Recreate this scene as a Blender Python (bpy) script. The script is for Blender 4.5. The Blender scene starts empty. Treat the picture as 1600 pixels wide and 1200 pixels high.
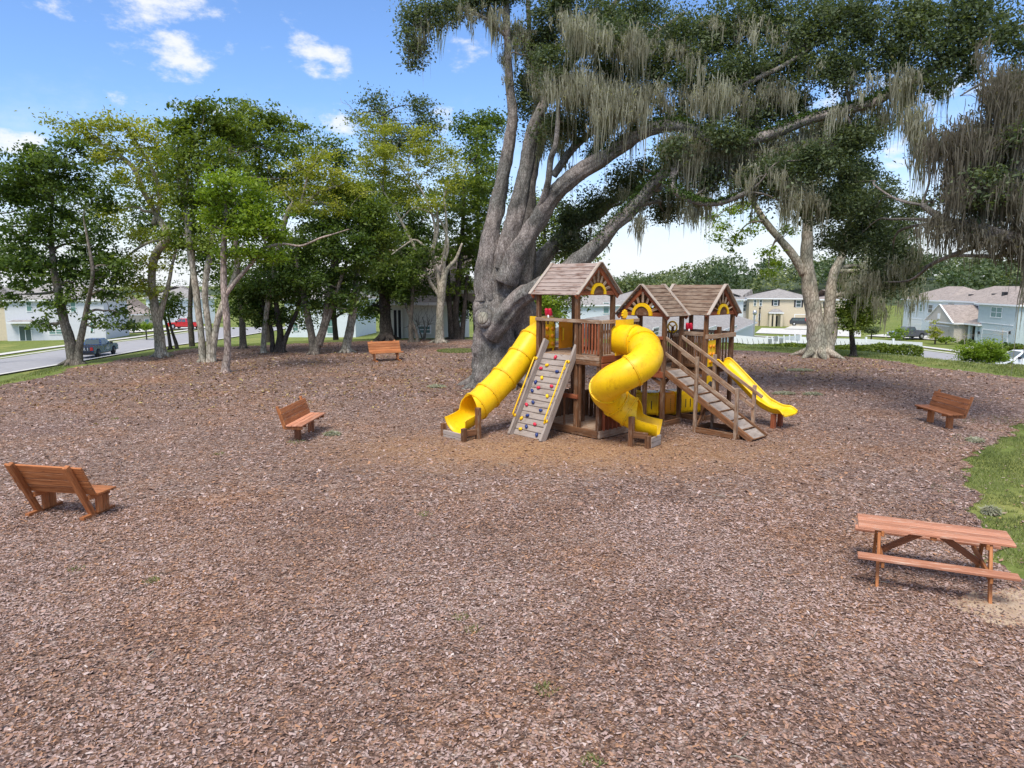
import bpy, bmesh, math, random
import numpy as np
from mathutils import Vector, Matrix, noise as mnoise
R = math.radians
rnd = random.Random(7)
NR = np.random.default_rng(11)
S = bpy.context.scene
COL = S.collection

# ------------------------------------------------------------------ camera, sky, sun, exposure
CAM_H, PITCH, FPX = 4.2, R(8.3), 1100.0
cam = bpy.data.cameras.new("camera")
cam_o = bpy.data.objects.new("camera", cam); COL.objects.link(cam_o)
cam.sensor_width = 36; cam.lens = 36 * FPX / 1600; cam.clip_end = 3000; cam.clip_start = 0.1
cam_o.location = (0, 0, CAM_H); cam_o.rotation_euler = (R(90) - PITCH, 0, 0)
S.camera = cam_o

SUN_EL, SUN_AZ = R(58), R(200)      # azimuth clockwise from +Y: behind the camera, a little left
world = bpy.data.worlds.new("World"); S.world = world; world.use_nodes = True
sun = bpy.data.lights.new("sun", 'SUN'); sun.energy = 1.8; sun.angle = R(22); sun.color = (1, 0.955, 0.88)
sun_o = bpy.data.objects.new("sun", sun); COL.objects.link(sun_o)
sd = Vector((math.sin(SUN_AZ) * math.cos(SUN_EL), math.cos(SUN_AZ) * math.cos(SUN_EL), math.sin(SUN_EL)))
sun_o.rotation_euler = sd.to_track_quat('Z', 'Y').to_euler(); sun_o.location = (0, 0, 60)
S.view_settings.view_transform = 'Standard'; S.view_settings.look = 'None'
S.view_settings.exposure = 1.18; S.view_settings.gamma = 1; S.view_settings.use_curve_mapping = False
S.cycles.max_bounces = 6; S.cycles.transparent_max_bounces = 8
S.cycles.use_denoising = True

cP, sP = math.cos(PITCH), math.sin(PITCH)
def ray(px, py):
    a = (px - 800) / FPX; b = (600 - py) / FPX
    return Vector((a, cP + b * sP, -sP + b * cP))
def at_depth(px, py, Y):
    r = ray(px, py); return Vector((0, 0, CAM_H)) + r * (Y / r.y)

def world_nodes():
    nt = world.node_tree; nt.nodes.clear()
    N = lambda t, **k: _n(nt, t, **k)
    L = nt.links.new
    sky = nt.nodes.new('ShaderNodeTexSky'); sky.sky_type = 'NISHITA'; sky.sun_disc = False
    sky.sun_elevation = SUN_EL; sky.sun_rotation = SUN_AZ
    sky.air_density = 1.0; sky.dust_density = 0.6; sky.ozone_density = 2.5
    tc = nt.nodes.new('ShaderNodeTexCoord')
    def math_(op, a, b=None, c=None, clamp=False):
        m = nt.nodes.new('ShaderNodeMath'); m.operation = op; m.use_clamp = clamp
        for i, v in enumerate((a, b, c)):
            if v is None: continue
            if isinstance(v, (int, float)): m.inputs[i].default_value = v
            else: L(v, m.inputs[i])
        return m.outputs[0]
    def dot(v):
        m = nt.nodes.new('ShaderNodeVectorMath'); m.operation = 'DOT_PRODUCT'
        L(tc.outputs['Generated'], m.inputs[0]); m.inputs[1].default_value = v
        return m.outputs['Value']
    total = None
    for (px, py, rx, ry, w) in [(205, -10, 120, 42, 1.0), (285, 82, 66, 34, 1.0), (497, 84, 45, 36, 1.0), (12, 224, 55, 22, 1.0),
                             (735, 84, 55, 26, .8), (530, 188, 50, 22, .9), (300, 165, 120, 16, .6), (690, 185, 34, 30, .8), (1350, 180, 300, 120, .6), (120, 25, 30, 12, .5),
                             (420, 175, 80, 20, .7), (1000, 60, 120, 50, .55)]:
        d = ray(px, py).normalized(); ri = Vector((0, 0, 1)).cross(d).normalized() * -1; up = d.cross(ri).normalized()
        a = dot(tuple(ri / (rx / FPX))); b = dot(tuple(up / (ry / FPX)))
        q = math_('ADD', math_('MULTIPLY', a, a), math_('MULTIPLY', b, b))
        g = math_('MULTIPLY', math_('POWER', 2.718, math_('MULTIPLY', q, -1.0)), w)
        f = dot(tuple(d)); g = math_('MULTIPLY', g, math_('GREATER_THAN', f, 0.3))
        total = g if total is None else math_('MAXIMUM', total, g)
    no = nt.nodes.new('ShaderNodeTexNoise'); no.inputs['Scale'].default_value = 21; no.inputs['Detail'].default_value = 8
    no.inputs['Roughness'].default_value = .62
    mp = nt.nodes.new('ShaderNodeMapping'); mp.inputs['Scale'].default_value = (1, 1, 1.9)
    L(tc.outputs['Generated'], mp.inputs[0]); L(mp.outputs[0], no.inputs['Vector'])
    v = math_('ADD', total, math_('MULTIPLY', math_('SUBTRACT', no.outputs['Fac'], .5), 2.5))
    mr = nt.nodes.new('ShaderNodeMapRange'); mr.interpolation_type = 'SMOOTHSTEP'
    L(v, mr.inputs[0]); mr.inputs[1].default_value = .42; mr.inputs[2].default_value = 1.15
    mr.inputs[4].default_value = .92
    # low veil of pale cloud towards the horizon, all the way round
    sep = nt.nodes.new('ShaderNodeSeparateXYZ'); L(tc.outputs['Generated'], sep.inputs[0])
    el = math_('ABSOLUTE', sep.outputs['Z'])
    veil = nt.nodes.new('ShaderNodeMapRange'); veil.interpolation_type = 'SMOOTHSTEP'
    L(math_('ADD', el, math_('MULTIPLY', math_('SUBTRACT', no.outputs['Fac'], .5), .16)), veil.inputs[0])
    veil.inputs[1].default_value = .24; veil.inputs[2].default_value = -.03; veil.inputs[3].default_value = 0; veil.inputs[4].default_value = .93
    # broken cloud cover high overhead, above the picture
    no2 = nt.nodes.new('ShaderNodeTexNoise'); no2.inputs['Scale'].default_value = 3.2; no2.inputs['Detail'].default_value = 7; no2.inputs['Roughness'].default_value = .6
    L(tc.outputs['Generated'], no2.inputs['Vector'])
    hi = nt.nodes.new('ShaderNodeMapRange'); hi.interpolation_type = 'SMOOTHSTEP'; L(sep.outputs['Z'], hi.inputs[0]); hi.inputs[1].default_value = .42; hi.inputs[2].default_value = .62
    cov = nt.nodes.new('ShaderNodeMapRange'); cov.interpolation_type = 'SMOOTHSTEP'; L(no2.outputs['Fac'], cov.inputs[0]); cov.inputs[1].default_value = .36; cov.inputs[2].default_value = .52
    high = math_('MULTIPLY', hi.outputs[0], cov.outputs[0])
    fac = math_('MAXIMUM', math_('MAXIMUM', mr.outputs[0], veil.outputs[0]), math_('MULTIPLY', high, .9))
    # sky colour graded a little towards cyan-blue
    mixb = nt.nodes.new('ShaderNodeMix'); mixb.data_type = 'RGBA'; mixb.blend_type = 'MULTIPLY'; mixb.inputs[0].default_value = 1
    L(sky.outputs[0], mixb.inputs[6]); mixb.inputs[7].default_value = SKY_TINT
    mx = nt.nodes.new('ShaderNodeMix'); mx.data_type = 'RGBA'
    L(fac, mx.inputs[0]); L(mixb.outputs[2], mx.inputs[6]); mx.inputs[7].default_value = CLOUD
    bg = nt.nodes.new('ShaderNodeBackground'); bg.inputs[1].default_value = SKY_STR
    out = nt.nodes.new('ShaderNodeOutputWorld'); L(mx.outputs[2], bg.inputs[0]); L(bg.outputs[0], out.inputs[0])
SKY_STR = 0.15
SKY_TINT = (.44, .53, .66, 1)
CLOUD = (2.95, 3.0, 3.12, 1)
def _n(nt, t, **k): return nt.nodes.new(t)
world_nodes()

# ------------------------------------------------------------------ materials
def new_mat(name):
    m = bpy.data.materials.new(name); m.use_nodes = True; nt = m.node_tree; nt.nodes.clear()
    out = nt.nodes.new('ShaderNodeOutputMaterial'); b = nt.nodes.new('ShaderNodeBsdfPrincipled')
    nt.links.new(b.outputs[0], out.inputs[0]); b.inputs['Roughness'].default_value = .8
    return m, nt, b, out
def ramp(nt, fac, stops, interp='LINEAR'):
    r = nt.nodes.new('ShaderNodeValToRGB'); r.color_ramp.interpolation = interp
    e = r.color_ramp.elements
    while len(e) < len(stops): e.new(.5)
    for i, (p, c) in enumerate(stops): e[i].position = p; e[i].color = (*c, 1)
    nt.links.new(fac, r.inputs[0]); return r.outputs[0]
def tex(nt, kind, scale, vec=None, **k):
    t = nt.nodes.new('ShaderNodeTex' + kind); t.inputs['Scale'].default_value = scale
    for a, b in k.items():
        if a in t.inputs: t.inputs[a].default_value = b
        else: setattr(t, a, b)
    if vec is not None: nt.links.new(vec, t.inputs['Vector'])
    return t
def coord(nt, which='Object', scale=(1, 1, 1), rand=False):
    tc = nt.nodes.new('ShaderNodeTexCoord'); mp = nt.nodes.new('ShaderNodeMapping'); mp.inputs['Scale'].default_value = scale
    nt.links.new(tc.outputs[which], mp.inputs[0])
    if rand:
        oi = nt.nodes.new('ShaderNodeObjectInfo'); m = nt.nodes.new('ShaderNodeMath'); m.operation = 'MULTIPLY'; m.inputs[1].default_value = 37
        nt.links.new(oi.outputs['Random'], m.inputs[0]); nt.links.new(m.outputs[0], mp.inputs['Location'])
    return mp.outputs[0]
def mixc(nt, fac, a, b, mode='MIX'):
    m = nt.nodes.new('ShaderNodeMix'); m.data_type = 'RGBA'; m.blend_type = mode
    for s, v in ((0, fac), (6, a), (7, b)):
        if isinstance(v, (int, float)): m.inputs[s].default_value = v
        elif isinstance(v, tuple): m.inputs[s].default_value = (*v, 1)
        else: nt.links.new(v, m.inputs[s])
    return m.outputs[2]
def bump(nt, b, height, strength=.4, dist=.02):
    bp = nt.nodes.new('ShaderNodeBump'); bp.inputs['Strength'].default_value = strength; bp.inputs['Distance'].default_value = dist
    nt.links.new(height, bp.inputs['Height']); nt.links.new(bp.outputs[0], b.inputs['Normal'])

def wood(name, dark, mid, light, rough=.75, weather=0.0, grey=(.42, .38, .34), gloss=.3):
    m, nt, b, out = new_mat(name)
    v = coord(nt, 'Object', (1.2, 16, 16), rand=True)
    n1 = tex(nt, 'Noise', 1.6, v, Detail=6, Roughness=.65)
    n2 = tex(nt, 'Noise', 7, v, Detail=4)
    c = ramp(nt, n1.outputs['Fac'], [(.28, dark), (.5, mid), (.72, light)])
    oi = nt.nodes.new('ShaderNodeObjectInfo')
    tone = ramp(nt, oi.outputs['Random'], [(0, (.72, .70, .68)), (.5, (1, 1, 1)), (1, (1.2, 1.15, 1.1))])
    c = mixc(nt, 1.0, c, tone, 'MULTIPLY')
    if weather:
        vw = coord(nt, 'Object', (1.5, 7, 7), rand=True)
        w = tex(nt, 'Noise', 2.2, vw, Detail=5, Roughness=.7)
        f = ramp(nt, w.outputs['Fac'], [(.62 - weather * .45, (0, 0, 0)), (.75 - weather * .35, (1, 1, 1))])
        c = mixc(nt, f, c, grey)
    kn = tex(nt, 'Voronoi', 2.2, coord(nt, 'Object', (1, 3.2, 3.2), rand=True))
    k = ramp(nt, kn.outputs['Distance'], [(.03, (.35, .3, .28)), (.10, (1, 1, 1))])
    c = mixc(nt, .8, c, k, 'MULTIPLY')
    nt.links.new(c, b.inputs['Base Color']); b.inputs['Roughness'].default_value = rough
    b.inputs['Specular IOR Level'].default_value = gloss
    bump(nt, b, n2.outputs['Fac'], .35, .006)
    return m
M = {}
M['stain'] = wood('stained_wood', (.20, .062, .02), (.40, .145, .05), (.56, .235, .09), .6, .1, (.38, .22, .13))
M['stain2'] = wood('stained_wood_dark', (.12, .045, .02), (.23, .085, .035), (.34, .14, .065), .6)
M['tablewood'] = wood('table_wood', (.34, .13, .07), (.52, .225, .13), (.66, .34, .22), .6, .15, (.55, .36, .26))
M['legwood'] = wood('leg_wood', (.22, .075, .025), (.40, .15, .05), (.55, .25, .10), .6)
M['play'] = wood('playset_wood', (.075, .032, .013), (.16, .072, .031), (.26, .125, .06), .8, .2, (.26, .18, .12))
M['playrail'] = wood('playset_rail_wood', (.15, .08, .04), (.27, .15, .085), (.37, .23, .14), .8, .45, (.38, .28, .20))
M['roofwood'] = wood('playset_roof_wood', (.09, .045, .032), (.17, .095, .068), (.27, .17, .13), .85, .6, (.35, .27, .23))
M['roofwood2'] = wood('playset_roof_wood_brown', (.075, .042, .026), (.14, .082, .055), (.22, .14, .095), .85, .5, (.25, .18, .13))
M['redwood'] = wood('playset_red_wood', (.16, .042, .018), (.27, .078, .032), (.38, .125, .055), .7)
M['trimwood'] = wood('playset_trim_wood', (.20, .13, .09), (.34, .25, .19), (.45, .35, .28), .85, .6, (.42, .35, .29))
M['greyboard'] = wood('weathered_boards', (.17, .125, .095), (.27, .21, .17), (.37, .30, .25), .9, .6, (.36, .30, .255))

def plain(name, col, rough=.5, noise=0, bumps=0, spec=.5, metal=0, nscale=6):
    m, nt, b, out = new_mat(name)
    b.inputs['Base Color'].default_value = (*col, 1); b.inputs['Roughness'].default_value = rough
    b.inputs['Specular IOR Level'].default_value = spec; b.inputs['Metallic'].default_value = metal
    if noise:
        t = tex(nt, 'Noise', nscale, coord(nt), Detail=5, Roughness=.6)
        c = ramp(nt, t.outputs['Fac'], [(.3, tuple(x * (1 - noise) for x in col)), (.7, tuple(min(1, x * (1 + noise)) for x in col))])
        nt.links.new(c, b.inputs['Base Color'])
        if bumps: bump(nt, b, t.outputs['Fac'], bumps, .01)
    return m
def plastic(name, col, col2):
    m, nt, b, out = new_mat(name)
    t = tex(nt, 'Noise', 2.3, coord(nt), Detail=6, Roughness=.7)
    c = ramp(nt, t.outputs['Fac'], [(.35, col2), (.6, col)])
    s = tex(nt, 'Noise', 26, coord(nt), Detail=3)
    d = ramp(nt, s.outputs['Fac'], [(.30, (.72, .68, .6)), (.42, (1, 1, 1))])
    c = mixc(nt, .5, c, d, 'MULTIPLY')
    g = tex(nt, 'Noise', 5.5, coord(nt, 'Object', (1, 1, .45)), Detail=9, Roughness=.8); d2 = ramp(nt, g.outputs['Fac'], [(.33, (.62, .52, .42)), (.46, (1, 1, 1))]); c = mixc(nt, .6, c, d2, 'MULTIPLY')
    nt.links.new(c, b.inputs['Base Color'])
    b.inputs['Roughness'].default_value = .38; b.inputs['Specular IOR Level'].default_value = .35
    rr = ramp(nt, t.outputs['Fac'], [(.3, (.5, .5, .5)), (.7, (.3, .3, .3))]); nt.links.new(rr, b.inputs['Roughness'])
    b.inputs['Subsurface Weight'].default_value = .0
    return m
M['yellow'] = plastic('yellow_plastic', (.90, .55, .006), (.83, .47, .005))
M['yellow_seam'] = plain('yellow_seam', (.42, .26, .01), .6)
M['orange'] = plain('orange_plastic', (.80, .28, .008), .45, .1)  # on the crawl tunnel this orange stands for yellow plastic in shade
M['red'] = plain('red_plastic', (.62, .015, .05), .4)
M['blue'] = plain('blue_plastic', (.012, .035, .16), .4)
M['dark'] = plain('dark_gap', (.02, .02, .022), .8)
M['steel'] = plain('galvanised_bolt', (.5, .5, .5), .4, metal=.8)
M['white'] = plain('white_paint', (.78, .78, .77), .6, .05)
M['vinyl'] = plain('white_vinyl', (.80, .81, .82), .5, .04)
M['concrete'] = plain('concrete', (.56, .54, .50), .9, .12, .2, nscale=2)
M['asphalt'] = plain('asphalt', (.31, .30, .305), .9, .10, .2, nscale=1.2)
M['glass'] = plain('window_glass', (.06, .09, .10), .08, spec=.8)
M['glass_green'] = plain('window_glass_green', (.13, .24, .22), .12, spec=.7)
M['rubber'] = plain('tyre_rubber', (.02, .02, .022), .8)
M['rim'] = plain('alloy_rim', (.45, .46, .48), .35, metal=.6)
M['black'] = plain('black_trim', (.015, .015, .018), .45)
M['lightred'] = plain('tail_lamp_red', (.5, .02, .02), .25)
M['sand'] = plain('sand', (.46, .37, .28), .95, .15, .3, nscale=5)
def stucco(name, col): return plain(name, col, .9, .05, .15, .2, nscale=3)
for k, c in dict(st_grey=(.62, .62, .64), st_beige=(.60, .51, .37), st_blue=(.47, .54, .54), st_tan=(.52, .47, .40), st_white=(.72, .74, .75), st_cream=(.62, .60, .52), st_pale=(.64, .68, .70)).items():
    M[k] = stucco(k, c)
def shingle(name, a, b_):
    m, nt, b, out = new_mat(name)
    v = coord(nt, 'Object', (3, 3, 7)); t = tex(nt, 'Noise', 1.3, v, Detail=6, Roughness=.75)
    br = tex(nt, 'Voronoi', 1.1, v)
    c = ramp(nt, t.outputs['Fac'], [(.3, a), (.7, b_)])
    sb = nt.nodes.new('ShaderNodeSeparateColor'); nt.links.new(br.outputs['Color'], sb.inputs[0]); g = ramp(nt, sb.outputs[0], [(0, (.8, .8, .8)), (1, (1.15, 1.15, 1.15))]); c = mixc(nt, 1.0, c, g, 'MULTIPLY')
    nt.links.new(c, b.inputs['Base Color']); b.inputs['Roughness'].default_value = .95
    bump(nt, b, br.outputs['Distance'], .3, .03); return m
M['shingle'] = shingle('roof_shingle', (.24, .22, .205), (.35, .325, .305))
M['shingle2'] = shingle('roof_shingle_warm', (.25, .205, .18), (.37, .31, .275))

def leaf_mat(name, stops, trans=.35, rough=.55):
    m, nt, b, out = new_mat(name)
    at = nt.nodes.new('ShaderNodeAttribute'); at.attribute_name = 'rnd'
    c = ramp(nt, at.outputs['Fac'], stops)
    nt.links.new(c, b.inputs['Base Color']); b.inputs['Roughness'].default_value = rough; b.inputs['Specular IOR Level'].default_value = .35
    tr = nt.nodes.new('ShaderNodeBsdfTranslucent')
    cc = mixc(nt, 1.0, c, (1.25, 1.3, .55), 'MULTIPLY'); nt.links.new(cc, tr.inputs[0])
    mx = nt.nodes.new('ShaderNodeMixShader'); mx.inputs[0].default_value = trans
    nt.links.new(b.outputs[0], mx.inputs[1]); nt.links.new(tr.outputs[0], mx.inputs[2]); nt.links.new(mx.outputs[0], out.inputs[0])
    return m
M['leaf_deep'] = leaf_mat('deep_green_leaves', [(0, (.034, .062, .014)), (.5, (.080, .132, .028)), (1, (.20, .26, .055))], .45)
M['leaf_mid'] = leaf_mat('mid_green_leaves', [(0, (.06, .10, .016)), (.5, (.135, .19, .030)), (1, (.27, .32, .055))], .42)
M['leaf_bright'] = leaf_mat('bright_green_leaves', [(0, (.09, .15, .014)), (.5, (.18, .27, .024)), (1, (.33, .41, .05))], .45)
M['leaf_yellow'] = leaf_mat('yellow_green_leaves', [(0, (.15, .18, .02)), (.5, (.30, .33, .045)), (1, (.48, .46, .08))], .45)
M['leaf_oak'] = leaf_mat('oak_leaves', [(0, (.038, .058, .028)), (.5, (.095, .128, .058)), (1, (.20, .235, .115))], .36)
M['leaf_far'] = leaf_mat('distant_leaves', [(0, (.035, .060, .030)), (.35, (.085, .125, .055)), (.7, (.15, .185, .09)), (1, (.28, .30, .12))], .3)
M['leaf_fern'] = leaf_mat('limb_moss', [(0, (.022, .042, .008)), (.5, (.05, .095, .015)), (1, (.11, .17, .03))], .3)
M['moss_dark'] = leaf_mat('spanish_moss_brown', [(0, (.07, .058, .042)), (.5, (.15, .13, .10)), (1, (.27, .25, .20))], .35, .9)
M['moss'] = leaf_mat('spanish_moss', [(0, (.13, .12, .085)), (.5, (.29, .275, .21)), (1, (.50, .49, .39))], .42, .9)
M['blade'] = leaf_mat('grass_blades', [(0, (.11, .135, .045)), (.5, (.20, .235, .075)), (1, (.38, .37, .17))], .4)
M['litter'] = leaf_mat('bark_chips', [(0, (.075, .043, .032)), (.2, (.185, .108, .080)), (.40, (.28, .168, .130)), (.56, (.40, .21, .112)), (.66, (.35, .237, .205)), (.82, (.43, .31, .275)), (.95, (.51, .395, .35)), (1, (.60, .50, .45))], .0, .85)

def bark(name, a, b_, c_, scale=3.0, strength=.8, moss=0.0, stretch=.35):
    m, nt, b, out = new_mat(name)
    v = coord(nt, 'Object', (1, 1, stretch))
    n = tex(nt, 'Noise', scale * 2.2, v, Detail=9, Roughness=.72)
    vo = tex(nt, 'Voronoi', scale * 5.5, v, feature='DISTANCE_TO_EDGE')
    big = tex(nt, 'Noise', .9, coord(nt), Detail=3)
    c = ramp(nt, n.outputs['Fac'], [(.3, a), (.5, b_), (.7, c_)])
    cr = ramp(nt, vo.outputs['Distance'], [(0, (.26, .23, .21)), (.2, (1, 1, 1))])
    c = mixc(nt, .75, c, cr, 'MULTIPLY')
    patch = ramp(nt, big.outputs['Fac'], [(.42, (.75, .78, .76)), (.6, (1.18, 1.12, 1.1))])
    c = mixc(nt, 1.0, c, patch, 'MULTIPLY')
    if moss:
        ge = nt.nodes.new('ShaderNodeNewGeometry'); sx = nt.nodes.new('ShaderNodeSeparateXYZ'); nt.links.new(ge.outputs['Normal'], sx.inputs[0])
        mm = nt.nodes.new('ShaderNodeMath'); mm.operation = 'ADD'; nt.links.new(sx.outputs['Z'], mm.inputs[0])
        m2 = nt.nodes.new('ShaderNodeMath'); m2.operation = 'MULTIPLY'; m2.inputs[1].default_value = 1.2; nt.links.new(big.outputs['Fac'], m2.inputs[0]); nt.links.new(m2.outputs[0], mm.inputs[1])
        f = ramp(nt, mm.outputs[0], [(min(.98, .95 - moss * .35), (0, 0, 0)), (1.0, (1, 1, 1))])
        c = mixc(nt, f, c, (.11, .14, .03))
    nt.links.new(c, b.inputs['Base Color']); b.inputs['Roughness'].default_value = .95; b.inputs['Specular IOR Level'].default_value = .15
    h = mixc(nt, .5, n.outputs['Fac'], vo.outputs['Distance'])
    bump(nt, b, h, strength, .05); return m
M['bark_oak'] = bark('oak_bark', (.115, .10, .088), (.26, .232, .208), (.43, .395, .36), 3.8, 1.0, 0)
M['bark_pale'] = bark('pale_bark', (.27, .24, .185), (.43, .39, .31), (.57, .52, .43), 1.6, .35, 0)
M['bark_pink'] = bark('pinkish_bark', (.25, .19, .16), (.42, .34, .29), (.55, .46, .40), 1.8, .35)
M['bark_grey'] = bark('grey_bark', (.12, .10, .085), (.22, .19, .155), (.33, .29, .24), 2.2, .5, 0)
M['bark_dark'] = bark('dark_bark', (.05, .042, .036), (.095, .08, .068), (.16, .14, .12), 2.2, .5)

def ground_mats():
    # lawn
    m, nt, b, out = new_mat('lawn')
    v = coord(nt); a = tex(nt, 'Noise', .35, v, Detail=4); f = tex(nt, 'Noise', 22, v, Detail=8, Roughness=.7); c3 = tex(nt, 'Noise', 2.5, v, Detail=5, Roughness=.65)
    c = ramp(nt, c3.outputs['Fac'], [(.3, (.105, .14, .035)), (.5, (.16, .20, .05)), (.72, (.23, .25, .08))])
    y = ramp(nt, a.outputs['Fac'], [(.5, (0, 0, 0)), (.75, (.7, .7, .7))])
    c = mixc(nt, y, c, (.33, .31, .10))
    dn = tex(nt, 'Noise', 1.1, v, Detail=7, Roughness=.75); df = ramp(nt, dn.outputs['Fac'], [(.60, (0, 0, 0)), (.72, (.7, .7, .7))]); c = mixc(nt, df, c, (.27, .215, .13))
    d = ramp(nt, f.outputs['Fac'], [(.3, (.6, .6, .6)), (.65, (1.2, 1.2, 1.2))]); c = mixc(nt, 1., c, d, 'MULTIPLY')
    nt.links.new(c, b.inputs['Base Color']); b.inputs['Roughness'].default_value = .95; b.inputs['Specular IOR Level'].default_value = .1
    bump(nt, b, f.outputs['Fac'], .6, .04); M['lawn'] = m
    # bark mulch
    m, nt, b, out = new_mat('bark_mulch')
    v = coord(nt)
    w = tex(nt, 'Noise', 9, v, Detail=2); vv = nt.nodes.new('ShaderNodeVectorMath'); vv.operation = 'ADD'
    ws = nt.nodes.new('ShaderNodeVectorMath'); ws.operation = 'SCALE'; ws.inputs['Scale'].default_value = .06
    nt.links.new(w.outputs['Color'], ws.inputs[0]); nt.links.new(v, vv.inputs[0]); nt.links.new(ws.outputs[0], vv.inputs[1])
    vo = tex(nt, 'Voronoi', 30, vv.outputs[0]); vo2 = tex(nt, 'Voronoi', 11, vv.outputs[0])
    sep = nt.nodes.new('ShaderNodeSeparateColor'); nt.links.new(vo.outputs['Color'], sep.inputs[0])
    st = [(0, (.065, .038, .028)), (.2, (.16, .095, .070)), (.45, (.25, .160, .122)), (.6, (.36, .20, .115)), (.75, (.36, .255, .215)), (.9, (.48, .365, .315)), (1, (.66, .55, .48))]
    c = ramp(nt, sep.outputs[0], st)
    sep2 = nt.nodes.new('ShaderNodeSeparateColor'); nt.links.new(vo2.outputs['Color'], sep2.inputs[0])
    c2 = ramp(nt, sep2.outputs[0], st); c = mixc(nt, .35, c, c2)
    e = ramp(nt, vo.outputs['Distance'], [(.35, (1, 1, 1)), (.75, (.35, .32, .3))]); c = mixc(nt, .8, c, e, 'MULTIPLY')
    n = tex(nt, 'Noise', .28, v, Detail=5, Roughness=.6)
    pt = ramp(nt, n.outputs['Fac'], [(.35, (.84, .82, .86)), (.5, (1, 1, 1)), (.66, (1.14, .98, .82))]); c = mixc(nt, 1., c, pt, 'MULTIPLY')
    n4 = tex(nt, 'Noise', 1.7, v, Detail=6, Roughness=.7)
    pt = ramp(nt, n4.outputs['Fac'], [(.3, (.78, .76, .76)), (.5, (1, 1, 1)), (.7, (1.14, 1.1, 1.08))]); c = mixc(nt, 1., c, pt, 'MULTIPLY')
    # orange dust trodden out where children land in front of the playset
    wm = nt.nodes.new('ShaderNodeMapping'); wm.vector_type = 'POINT'; wm.inputs['Location'].default_value = (-1.4 / 7.4, -17.2 / 2.7, 0); wm.inputs['Scale'].default_value = (1 / 7.4, 1 / 2.7, 0)
    nt.links.new(v, wm.inputs[0]); ln = nt.nodes.new('ShaderNodeVectorMath'); ln.operation = 'LENGTH'; nt.links.new(wm.outputs[0], ln.inputs[0])
    sm = nt.nodes.new('ShaderNodeMath'); sm.operation = 'MULTIPLY_ADD'; nt.links.new(n4.outputs['Fac'], sm.inputs[0]); sm.inputs[1].default_value = 1.1; nt.links.new(ln.outputs['Value'], sm.inputs[2])
    wf = ramp(nt, sm.outputs[0], [(.75, (.75, .75, .75)), (1.0, (.45, .45, .45))]); wf2 = nt.nodes.new('ShaderNodeMapRange'); nt.links.new(sm.outputs[0], wf2.inputs[0]); wf2.inputs[1].default_value = .7; wf2.inputs[2].default_value = 1.6; wf2.inputs[3].default_value = .8; wf2.inputs[4].default_value = 0
    dusty = ramp(nt, sep.outputs[1], [(0, (.22, .11, .05)), (.5, (.38, .20, .09)), (1, (.52, .33, .18))])
    c = mixc(nt, wf2.outputs[0], c, dusty)
    nt.links.new(c, b.inputs['Base Color']); b.inputs['Roughness'].default_value = .92; b.inputs['Specular IOR Level'].default_value = .2
    bump(nt, b, vo.outputs['Distance'], .9, .03); M['mulch'] = m
    # sandy worn soil
    m, nt, b, out = new_mat('worn_soil')
    v = coord(nt); n = tex(nt, 'Noise', 5, v, Detail=8, Roughness=.75); sp = tex(nt, 'Voronoi', 26, v)
    c = ramp(nt, n.outputs['Fac'], [(.3, (.26, .17, .11)), (.5, (.42, .30, .20)), (.7, (.56, .45, .33))])
    
    nt.links.new(c, b.inputs['Base Color']); b.inputs['Roughness'].default_value = .95
    bump(nt, b, n.outputs['Fac'], .5, .02); M['soil'] = m
ground_mats()

# ------------------------------------------------------------------ mesh helpers
RM = {}
def finish(o, label=None, cat=None, group=None, kind=None):
    if label: o['label'] = label
    if cat: o['category'] = cat
    if group: o['group'] = group
    if kind: o['kind'] = kind
    return o
def root(name, label, cat, loc=(0, 0, 0), rz=0, scale=1, group=None):
    o = bpy.data.objects.new(name, None); COL.objects.link(o); o.empty_display_size = .2
    o.location = loc; o.rotation_euler = (0, 0, rz); o.scale = (scale,) * 3
    RM[o.name] = Matrix(); return finish(o, label, cat, group)
def link(name, me, mat=None, parent=None, mtx=None):
    if mat is not None and not me.materials: me.materials.append(M[mat] if isinstance(mat, str) else mat)
    o = bpy.data.objects.new(name, me); COL.objects.link(o)
    mtx = mtx or Matrix(); RM[o.name] = mtx
    if parent is not None:
        o.parent = parent; o.matrix_basis = RM[parent.name].inverted() @ mtx
    else: o.matrix_basis = mtx
    return o
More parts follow.
